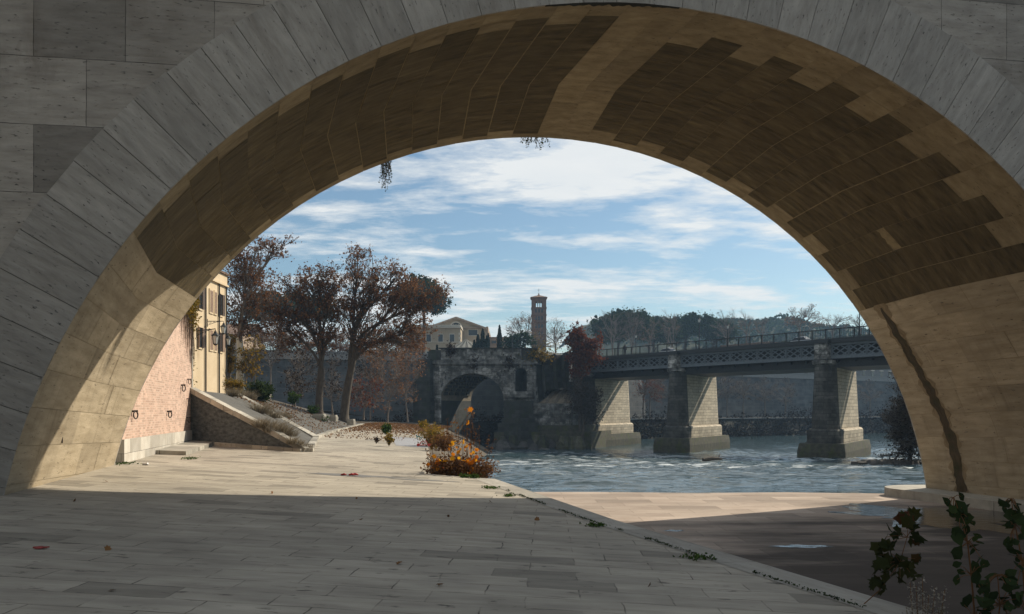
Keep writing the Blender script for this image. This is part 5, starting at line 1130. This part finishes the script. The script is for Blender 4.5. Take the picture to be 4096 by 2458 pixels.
pine(1120, 168, [(1130, 1215, 110, 45), (1230, 1235, 90, 40), (1050, 1230, 70, 50)], 'dark umbrella pine behind the left plane trees', n=80)
for px, Y, fy, bl, n, lf, nl, lb in ((2450, 205, 1385, [(2440, 1300, 60, 70), (2480, 1330, 45, 60)], 46, 'leaf_dark', 3, 'bare tree before the biggest umbrella pine'), (2530, 205, 1390, [(2530, 1310, 50, 80)], 40, 'leaf_dark', 6, 'thin bare tree in front of the middle of the biggest pine'),
      (2600, 205, 1390, [(2600, 1330, 50, 70)], 38, 'leaf_brown', 7, 'brownish bare tree to the right of the biggest pine'), (2690, 205, 1385, [(2690, 1320, 45, 80), (2670, 1290, 30, 50)], 42, 'leaf_brown', 5, 'bare tree left of the bridge lamp'),
      (2905, 210, 1360, [(2905, 1285, 50, 55), (2880, 1310, 40, 50)], 46, None, 0, 'bare tree with a fine crown right of the pines'), (2985, 212, 1350, [(2985, 1290, 40, 50)], 34, None, 0, 'bare fine crowned tree in the gap before the leafy tree'), (3050, 214, 1345, [(3050, 1300, 38, 40)], 28, None, 0, 'small bare tree left of the leafy brown tree'),
      (3200, 216, 1320, [(3190, 1260, 52, 38), (3240, 1250, 40, 36), (3280, 1280, 45, 38), (3170, 1290, 35, 30)], 66, 'leaf_brown', 26, 'leafy brown tree behind the lamp near the big arch'), (3330, 220, 1320, [(3330, 1285, 40, 32), (3390, 1290, 40, 34)], 36, 'leaf_brown', 6, 'bare tree low at the right end of the bridge railing'), (3440, 224, 1320, [(3440, 1285, 40, 34)], 26, None, 0, 'bare tree half hidden by the big arch')):
    bare(px, 7.2, Y, fy, bl, n, lf, nl, lb, .24)
for px, Y, fy, bl, n, lf, nl, lb in ((2575, 152, 1590, [(2580, 1540, 40, 70), (2620, 1560, 30, 60)], 60, 'leaf_rust', 22, 'reddish bare tree seen between the first two piers'), (2600, 158, 1590, [(2640, 1550, 40, 70)], 46, 'leaf_dark', 10, 'dark bare tree beside the middle pier on the far quay'),
      (2975, 170, 1600, [(2970, 1560, 55, 55)], 46, 'leaf_dark', 6, 'bare tree on the far quay left of the gap between piers'), (3060, 174, 1600, [(3060, 1560, 60, 55)], 46, 'leaf_dark', 6, 'bare tree on the far quay in the middle of the gap'), (3140, 178, 1600, [(3140, 1570, 55, 55)], 46, 'leaf_dark', 6, 'bare tree on the far quay close to the right pier'),
      (2910, 168, 1600, [(2900, 1550, 45, 60)], 40, 'leaf_dark', 8, 'bare tree on the far quay just right of the middle pier'), (3480, 196, 1600, [(3470, 1570, 60, 50)], 40, 'leaf_dark', 8, 'bare tree on the far quay right of the last pier')):
    bare(px, -1.75, Y, fy, bl, n, lf, nl, lb, .16, 'bare trees on the far quay', .24, .014, 10)
for px, Y, bl, n, lb in ((1110, 128, [(1110, 1360, 90, 60)], 44, 'bare road tree behind the pale trunk'), (1240, 128, [(1240, 1370, 90, 60)], 44, 'bare road tree behind the dark forked trunk'), (1390, 130, [(1390, 1370, 80, 70)], 44, 'bare road tree behind the leaning trunk'), (1540, 134, [(1540, 1380, 85, 70)], 48, 'bare road tree right of the leaning trunk'), (1640, 138, [(1640, 1400, 55, 60)], 36, 'bare road tree before the cream palazzo')):
    bare(px, 7.2, Y, 1400, bl, int(n*1.3), 'leaf_brown', 70, lb, .2, 'bare trees on the road behind the left bank', .24, .015, 9)
b = W(3600, 1868, 60)
tree('dark_tree', 'dark dense leafless thicket by the water at the right of the last pier', 'tree', W(3640, 1868, 60), W(3640, 1800, 60), blobs([(3680, 1650, 80, 150), (3640, 1760, 70, 90), (3720, 1600, 70, 160), (3620, 1600, 50, 90), (3700, 1790, 90, 60), (3600, 1520, 45, 60), (3590, 1700, 50, 90), (3590, 1810, 70, 45), (3550, 1835, 45, 28), (3620, 1700, 90, 120)], 60, 250, 1.2, (.4, .8)), .16, MT['bark'], MT['leaf_black'], 90, .13, 12, 16, .010)
m = MB()
for i in range(90):
    px = 3390+random.random()**.7*330; Yq = 61+random.uniform(-1.6, 2.4); p = Vector(((px-CX)/F*Yq, Yq, wz(Yq)-.3)); s_ = random.uniform(.25, .7); m.lathe(p, [(s_, 0), (s_*1.05, .25), (s_*.8, .38+.2*random.random()), (s_*.4, .5+.2*random.random())], 6, 0, random.random(), random.random()*3)
struct('rock_spit', m, MT['rock'])
m = MB(); a, bq = W(2812, 1848, 71.3), W(2888, 1842, 71.9); a.z = wz(71)+.12; bq.z = a.z+.05; m.tube([a, a.lerp(bq, .4)+Vector((0, .1, .06)), bq], [.16, .2, .09], 7, cap=True); m.tube([a.lerp(bq, .8), bq+Vector((-.1, .2, .5))], [.06, .02], 5); tag(m.build('driftwood', MT['bark'], loc=a), 'dark driftwood log caught in the river rapids', 'log')
# ---------------------------------------------------------------- plants by the quay edge
tb_ = thing('autumn_bush', 'big autumn bush with orange plane leaves and brown stems at the quay edge', 'bush', (-1.3, 24.6, -2.1))
m = MB(); BP = []
for i in range(420):
    a = random.uniform(0, 6.28); r_ = .55*math.sqrt(random.random()); b = Vector((-1.55+r_*1.25*math.cos(a), 24.75+r_*.6*math.sin(a), -2.12)); hh_ = random.uniform(.3, .8)*(1.15-r_*.7); e = b+Vector((math.cos(a)*r_*.75+random.gauss(0, .1), math.sin(a)*r_*.5, hh_))
    m.tube([b, (b+e)/2+Vector((0, 0, .06)), e], [.008, .006, .003], 3); 
    for q in range(5): BP.append(tuple(b.lerp(e, random.uniform(.3, 1))+rv(.07))); BP.append(tuple(b.lerp(e, random.random())+rv(.09)))
for px, top in ((1788, 1672), (1790, 1690), (1822, 1665), (1832, 1672), (1868, 1640), (1872, 1655), (1885, 1636), (1892, 1650), (1850, 1690), (1806, 1690), (1898, 1700), (1905, 1720), (1955, 1740), (1978, 1750), (1915, 1690), (1860, 1700), (1775, 1705), (1720, 1740), (1700, 1790), (1720, 1810), (1985, 1840), (1975, 1870), (1960, 1850)):
    e = W(px, top, 25.0); b = Vector((max(-2.3, min(-.9, e.x*.8-.25)), 24.8, -2.1)); m.tube([b, b.lerp(e, .5)+rv(.04), e], [.011, .009, .004], 4)
    for q in range(14): BP.append(tuple(b.lerp(e, random.uniform(.35, 1))+rv(.03)))
m.build('stems', MT['drybrown'], tb_)
leaves('brown_leaves', BP, .085, MT['drybrown'], tb_)
OP = []
for px, py, n, s_ in ((1813, 1790, 5, .08), (1829, 1795, 6, .09), (1872, 1776, 6, .08), (1870, 1795, 5, .07), (1891, 1815, 6, .09), (1899, 1835, 8, .09), (1885, 1830, 4, .08), (1751, 1834, 6, .09), (1759, 1858, 6, .09), (1742, 1868, 4, .1), (1882, 1639, 1, .02), (1880, 1650, 1, .03), (1870, 1690, 1, .02), (1820, 1810, 4, .08), (1765, 1825, 3, .08), (1895, 1885, 4, .12), (1800, 1850, 6, .16), (1860, 1870, 6, .16)):
    for _ in range(n): OP.append(tuple(W(px, py, 24.35)+rv(s_)))
leaves('orange_leaves', OP[::2]+OP[1::3], .135, MT['leaf_orange'], tb_, lobes=True)
bushy('yellow_bush', 'yellow green bush behind the kick scooter at the bank edge', 1728, 1800, 40.5, 62, 82, 1800, .10, 'leaf_yellow', stems=26, cat='bush', stm='drybrown')
bushy('brown_bush', 'brown twiggy bush between the yellow bush and the autumn bush', 1775, 1805, 37, 60, 60, 1500, .09, 'drybrown', stems=30, cat='bush', stm='drybrown')
bushy('green_bush', 'small round green bush beside the grey paving', 1543, 1740, 45, 22, 40, 900, .11, 'leaf_green', cat='bush')
bushy('orange_plant', 'small plant with orange and yellow leaves in front of the green bush', 1556, 1786, 38.4, 20, 50, 260, .075, 'leaf_yellow', cat='plant', lobes=True)
bushy('pale_weed', 'thin dark weed left of the orange and yellow plant', 1505, 1776, 38.6, 14, 26, 90, .10, 'leaf_dark', cat='weed')
bushy('yellow_weed', 'yellow weed at the far end of the grey paving', 1690, 1712, 50, 24, 22, 420, .11, 'leaf_yellow', cat='weed')
for px, py, s_, lb in ((1858, 1911, 24, 'green weed tuft at the foot of the autumn bush on the left'), (1900, 1914, 22, 'green weed tuft at the foot of the autumn bush on the right')):
    u_ = (px-CX)/F; Yq = 1.548+.05*9.1; Yq = Yq/((py-HY)/F-.05*u_) ; P = np.array([(u_*Yq+random.gauss(0, s_/F*Yq*.5), Yq+random.gauss(0, .06), QZ(u_*Yq)+abs(random.gauss(0, .05))) for _ in range(110)]); tag(leaves('weed', P, .07, MT['leaf_green'], loc=(u_*Yq, Yq, QZ(u_*Yq))), lb, 'weed', 'weeds in the paving joints')
def qpt(px, py):
    u_ = (px-CX)/F; Yq = (1.548+.05*9.1)/((py-HY)/F-.05*u_); return Vector((u_*Yq, Yq, QZ(u_*Yq)))
for px, py, s_, lb in ((1962, 1955, .10, 'flat weed tuft in the joint before the bush corner'), (2384, 2107, .10, 'small weed sprouting from the long edge joint in the shade'), (2788, 2238, .11, 'dark flat weed on the edge joint, nearest the camera'), (2040, 1987, .07, 'tiny weed on the edge joint at the shadow line'), (500, 1858, .16, 'short grass where the arch foot meets the kerb'), (760, 1838, .12, 'grass on the broken kerb beside the paving')):
    c = qpt(px, py); P = np.array([(c.x+random.gauss(0, s_), c.y+random.gauss(0, s_), c.z+.015+abs(random.gauss(0, .025))) for _ in range(90)]); tag(leaves('weed', P, .055, MT['leaf_green'], loc=c), lb, 'weed', 'weeds in the paving joints')
P = []
for i in range(1700):                      # moss and grass in the joint of the edging course
    s = random.random(); y = 9+s*11.5; x = np.interp(y, [9.0, 15.8, 23.6], [4.54, 1.9, -.52])-.60+random.gauss(0, .022)
    if math.sin(y*2.1)+math.sin(y*5.3+1)*.7 > -.35: P.append((x, y, QZ(x)+.012+abs(random.gauss(0, .012))))
tag(leaves('joint_moss', P[:900], .032, MT['foliage_shade']), kind='stuff')
P = []
for i in range(16000):
    y = random.uniform(44, 84); x = random.uniform(-14, -6.)
    if random.random() < min(1, .12+max(0, (y-52))*.05): P.append((x, y, QZ(x)+.03+abs(random.gauss(0, .02))))
for i in range(1500):
    s, t_ = random.random(), random.random(); p = B_.lerp(C_, s).lerp(b_.lerp(c_, s), t_**.7) if i % 2 else C_.lerp(D_, s*.6).lerp(c_.lerp(d_, s*.6), t_); P.append((p.x, p.y, p.z+.1*math.sin(t_*3.1)+.04))
tag(leaves('leaf_litter', P, .11, MT['drybrown']), kind='stuff')
lf_ = 0
for i in range(15):
    px, py = random.uniform(60, 2900), 1925+480*random.random()**1.3
    if px > 1990+2.9*(py-1917)*.9: continue
    c = qpt(px, py)+Vector((0, 0, .02)); tag(leaves('fallen_leaf', [tuple(c)], .075, MT['drybrown'], loc=c, lobes=True), 'dry brown leaf lying flat on the stone paving', 'leaf', 'fallen leaves on the paving')
m = MB(); c = qpt(1400, 1904); 
for i in range(5): a = c+Vector((random.gauss(0, .10), random.gauss(0, .05), .03)); m.tube([a, a+Vector((.09, .02, .02)), a+Vector((.16, -.03, 0))], [.02, .03, .012], 5)
tag(m.build('litter', plain('red_plastic', (.55, .04, .04), .4), loc=c), 'crumpled red wrapper on the sunlit damp paving', 'litter')
m = MB(); c = qpt(160, 2196); m.lathe(c+Vector((0, 0, .012)), [(.02, -.01), (.07, .0), (.03, .02)], 7); m.beam(c+Vector((-.09, .03, .015)), c+Vector((.1, 0, .02)), .05, .015); tag(m.build('litter', plain('dull_red_paper', (.30, .05, .04), .7), loc=c), 'crushed dark red scrap on the shaded paving at the left', 'litter')
m = MB(); c = qpt(581, 1862)+Vector((0, 0, .035)); m.tube([c+Vector((-.075, 0, 0)), c+Vector((-.065, 0, 0)), c+Vector((.065, .02, 0)), c+Vector((.075, .02, 0))], [.025, .035, .035, .025], 10, cap=True); tag(m.build('tin_can', plain('aluminium', (.7, .7, .72), .3, .6), loc=c), 'silver drink can lying by the kerb in the sun', 'can')
m = MB(); N_ = 70; c0 = qpt(1410, 1903)
for (cx_, cy_, ax_, ay_, sd_) in ((c0.x, c0.y, 1.35, .34, 1), (c0.x+2.0, c0.y-.35, .9, .16, 3)):
    pp = [(cx_+ax_*(1+.2*math.sin(3*a+sd_)+.14*math.sin(7*a))*math.cos(a), cy_+ay_*(1+.25*math.sin(4*a+sd_)+.2*math.sin(9*a))*math.sin(a)) for a in [2*math.pi*i/N_ for i in range(N_)]]
    for i in range(N_): a, b = pp[i], pp[(i+1) % N_]; m.face([(cx_, cy_, QZ(cx_)+.005), (*a, QZ(a[0])+.005), (*b, QZ(b[0])+.005)])
struct('damp_patch', m, stone('damp_paving', (.15, .14, .125), (.25, .235, .21), ns=3, rough=.5).m)
# the child's scooter
sc_ = thing('kick_scooter', 'small red kick scooter with a white stem leaning at the bank edge', 'scooter', W(1690, 1790, 38.2)); o = W(1690, 1790, 38.2); o.z += .06; kr, kwh, kbl = plain('red_paint', (.5, .03, .03), .35), plain('white_paint', (.8, .8, .8), .35), plain('teal_grip', (.02, .22, .28), .5)
m = MB(); m.beam(o+Vector((-.16, 0, .04)), o+Vector((.26, .05, .05)), .13, .035); m.tube([o+Vector((.24, .05, .05)), o+Vector((.20, .05, .16)), o+Vector((.12, .03, .26))], [.03, .03, .02], 6); m.tube([o+Vector((-.16, 0, .05)), o+Vector((-.02, .0, .22)), o+Vector((.1, 0, .16))], .018, 6); m.build('deck', kr, sc_)
m = MB(); m.tube([o+Vector((.26, .05, .06)), o+Vector((-.02, 0, .36))], .028, 7, cap=True); m.build('stem', kwh, sc_)
m = MB(); m.tube([o+Vector((-.02, 0, .36)), o+Vector((-.24, 0, .45))], .02, 6); m.tube([o+Vector((-.26, -.12, .50)), o+Vector((-.25, .0, .44)), o+Vector((-.27, .14, .34))], .028, 6, cap=True); m.build('handlebar', kbl, sc_)
for x in (-.2, .30):
    m = MB(); m.tube([o+Vector((x, -.02, .05)), o+Vector((x, .03, .05))], .07, 12, cap=True); m.build('wheel', kr, sc_)
# plants hanging from the far edge of the vault
for px, py, n, ln, sp, lb in ((1545, 640, 30, .85, .13, 'leafy plant hanging from the far edge of the arch, left of its crown'), (2150, 556, 20, .36, .30, 'small trailing plant hanging at the crown of the arch')):
    u_ = (px-CX)/F; Yq = 23.69/(1-.1584*u_)+.13; b = W(px, py, Yq)+Vector((0, 0, .08)); o = thing('hanging_plant', lb, 'plant', b, 'plants hanging from the arch'); m = MB(); LP = []
    for i in range(n):
        c = random.choice((-1, 0, 1)); s = b+Vector((c*sp*.9+random.gauss(0, sp*.25), random.gauss(0, .05), .05)); l_ = ln*random.uniform(.35, 1.15); p = [s]
        for j in range(6): p.append(p[-1]+Vector((random.gauss(0, .03)-.01, random.gauss(0, .02), -l_/6)))
        m.tube(p, [.006]*4+[.004]*3, 3)
        for q in p: 
            for _ in range(2): LP.append(tuple(q+rv(.022)))
    m.build('stems', MT['drybrown'], o); leaves('foliage', LP, .055, MT['foliage_shade'], o)
m = MB(); a = bp(.33, R(163.5), -.02); m.tube([a, a+Vector((.03, -.05, .30))], .014, 5, cap=True); m.build('iron_rod', MT['rust_iron'], bridge)
# ---------------------------------------------------------------- plants in the right foreground, below the quay edge
def sprout(name, lb, pts, lv, size, mat, tone, cat='plant', rad=.012, grp=None, lob=True):
    P = [W(*p) for p in pts]; o = thing(name, lb, cat, P[0], grp); m = MB(); m.tube(P, [rad*(1-.6*i/(len(P)-1)) for i in range(len(P))], 6); LP = []
    for px, py, Yq in lv:
        c = W(px, py, Yq); q = min(P, key=lambda v: (v-c).length); m.tube([q, (q+c)/2+Vector((0, 0, .02)), c], [.005, .004, .003], 4); LP.append(tuple(c))
    if name == 'plane_sapling': LP += [tuple(Vector(v)+rv(.06)) for v in LP for _ in (0, 1)]; tone = list(tone)+[random.uniform(.1, .5) for _ in range(2*len(tone))]
    m.build('stem', MT['drybrown'], o); leaves('foliage', LP, size, MT[mat], o, tone, lobes=lob); return o
Yp = 9.3
sprout('plane_sapling', 'young sapling with lobed reddish and olive leaves below the quay edge', [(3375, 2500, 9.4), (3430, 2440, 9.35), (3520, 2360, 9.3), (3600, 2250, 9.3), (3628, 2150, 9.3), (3638, 2060, 9.3)],
       [(3630, 2058, 9.3), (3640, 2088, 9.25), (3605, 2070, 9.3), (3592, 2128, 9.3), (3650, 2122, 9.2), (3665, 2170, 9.25), (3540, 2150, 9.3), (3545, 2180, 9.3), (3520, 2218, 9.35), (3565, 2215, 9.2), (3590, 2240, 9.3), (3612, 2255, 9.2), (3640, 2290, 9.3), (3660, 2235, 9.3), (3520, 2260, 9.3), (3545, 2290, 9.25), (3575, 2300, 9.2), (3500, 2330, 9.3), (3530, 2345, 9.3), (3600, 2320, 9.2), (3560, 2255, 9.3)], .13, 'leaf_sap', [.9, .85, .8, .35, .45, .7, .4, .3, .3, .35, .3, .3, .35, .7, .3, .3, .35, .2, .3, .4, .3], rad=.007)
def poplar(lb, axis, n, sp, Yq):
    lv = []
    for i in range(n):
        t_ = (i+.5)/n; j = min(len(axis)-2, int(t_*(len(axis)-1))); f = t_*(len(axis)-1)-j; x = axis[j][0]+(axis[j+1][0]-axis[j][0])*f; y = axis[j][1]+(axis[j+1][1]-axis[j][1])*f; lv.append((x+random.choice((-1, 1))*random.uniform(.25, 1)*sp*(.5+t_*.0+.6*(1-t_)), y+random.uniform(-12, 22), Yq+random.uniform(-.2, .2)))
    sprout('poplar_sprout', lb, [(x, y, Yq) for x, y in axis], lv, .135, 'foliage_shade', RNG.uniform(0, .7, len(lv)), lob='oval')
poplar('upright poplar sprout with dark green leaves in front of the pier footing', [(3905, 2700), (3900, 2480), (3885, 2300), (3870, 2170), (3840, 2060), (3815, 1990)], 66, 70, 8.9)
poplar('leafy poplar sprout at the right edge of the view', [(4110, 2700), (4105, 2450), (4090, 2250), (4060, 2100), (4045, 1995)], 60, 60, 8.7)
poplar('short leafy sprout low in the right corner', [(3960, 2750), (3985, 2550), (4000, 2420), (3990, 2300)], 60, 110, 8.6)
sw = thing('seed_weed', 'dried weed with pale fluffy seed heads below the dark sprouts', 'weed', W(3700, 2700, 8.9)); m = MB(); FP = []
for px, py in ((3640, 2330), (3665, 2345), (3690, 2315), (3715, 2380), (3740, 2350), (3780, 2360), (3775, 2420), (3645, 2400), (3700, 2420), (3625, 2430), (3755, 2440), (3670, 2440)):
    e = W(px, py, 8.9); b = W(3700+(px-3700)*.4, 2700, 8.9); m.tube([b, b.lerp(e, .5)+rv(.01), e], [.007, .005, .003], 4)
    for q in range(46): FP.append(tuple(e.lerp(b, random.random()*.36)+rv(.022)))
m.build('stems', MT['drybrown'], sw); leaves('seed_heads', FP, .032, MT['fluff'], sw)
# ---------------------------------------------------------------- unseen buildings, added behind and beside the viewer to block low sky light
m = MB(); m.prism([(-15, -34), (6, -34), (6, -60), (-40, -60), (-40, 9), (-15, 9)][::-1], -7, 21); o = m.build('unseen_palazzo', MT['greywall']); tag(o, 'tall plain island building standing on the quay behind the viewer', 'building')  # unseen building, added behind the viewer to block low sky
m = MB(); m.prism([(52, -160), (70, -160), (70, 22), (52, 22)], -7, 12); m.prism([(74, -160), (100, -160), (100, 60), (74, 60)], 0, 27); o = m.build('unseen_houses', MT['greywall']); tag(o, 'row of tall houses on the opposite river wall beside the big bridge', 'building')  # unseen houses, added on the opposite bank to block low sky
# ---------------------------------------------------------------- the hazy air
kh = bpy.data.materials.new('haze'); kh.use_nodes = True; t = kh.node_tree; t.nodes.clear(); pvn = t.nodes.new('ShaderNodeVolumePrincipled'); on = t.nodes.new('ShaderNodeOutputMaterial'); t.links.new(pvn.outputs[0], on.inputs['Volume'])
pvn.inputs['Color'].default_value = (.45, .70, 1, 1); pvn.inputs['Density'].default_value = HAZE; pvn.inputs['Anisotropy'].default_value = .1
if HAZE > 0:
    m = MB(); m.box((0, 0, 18), (1130, 1130, 56)); h_ = m.build('haze', kh); tag(h_, kind='stuff')
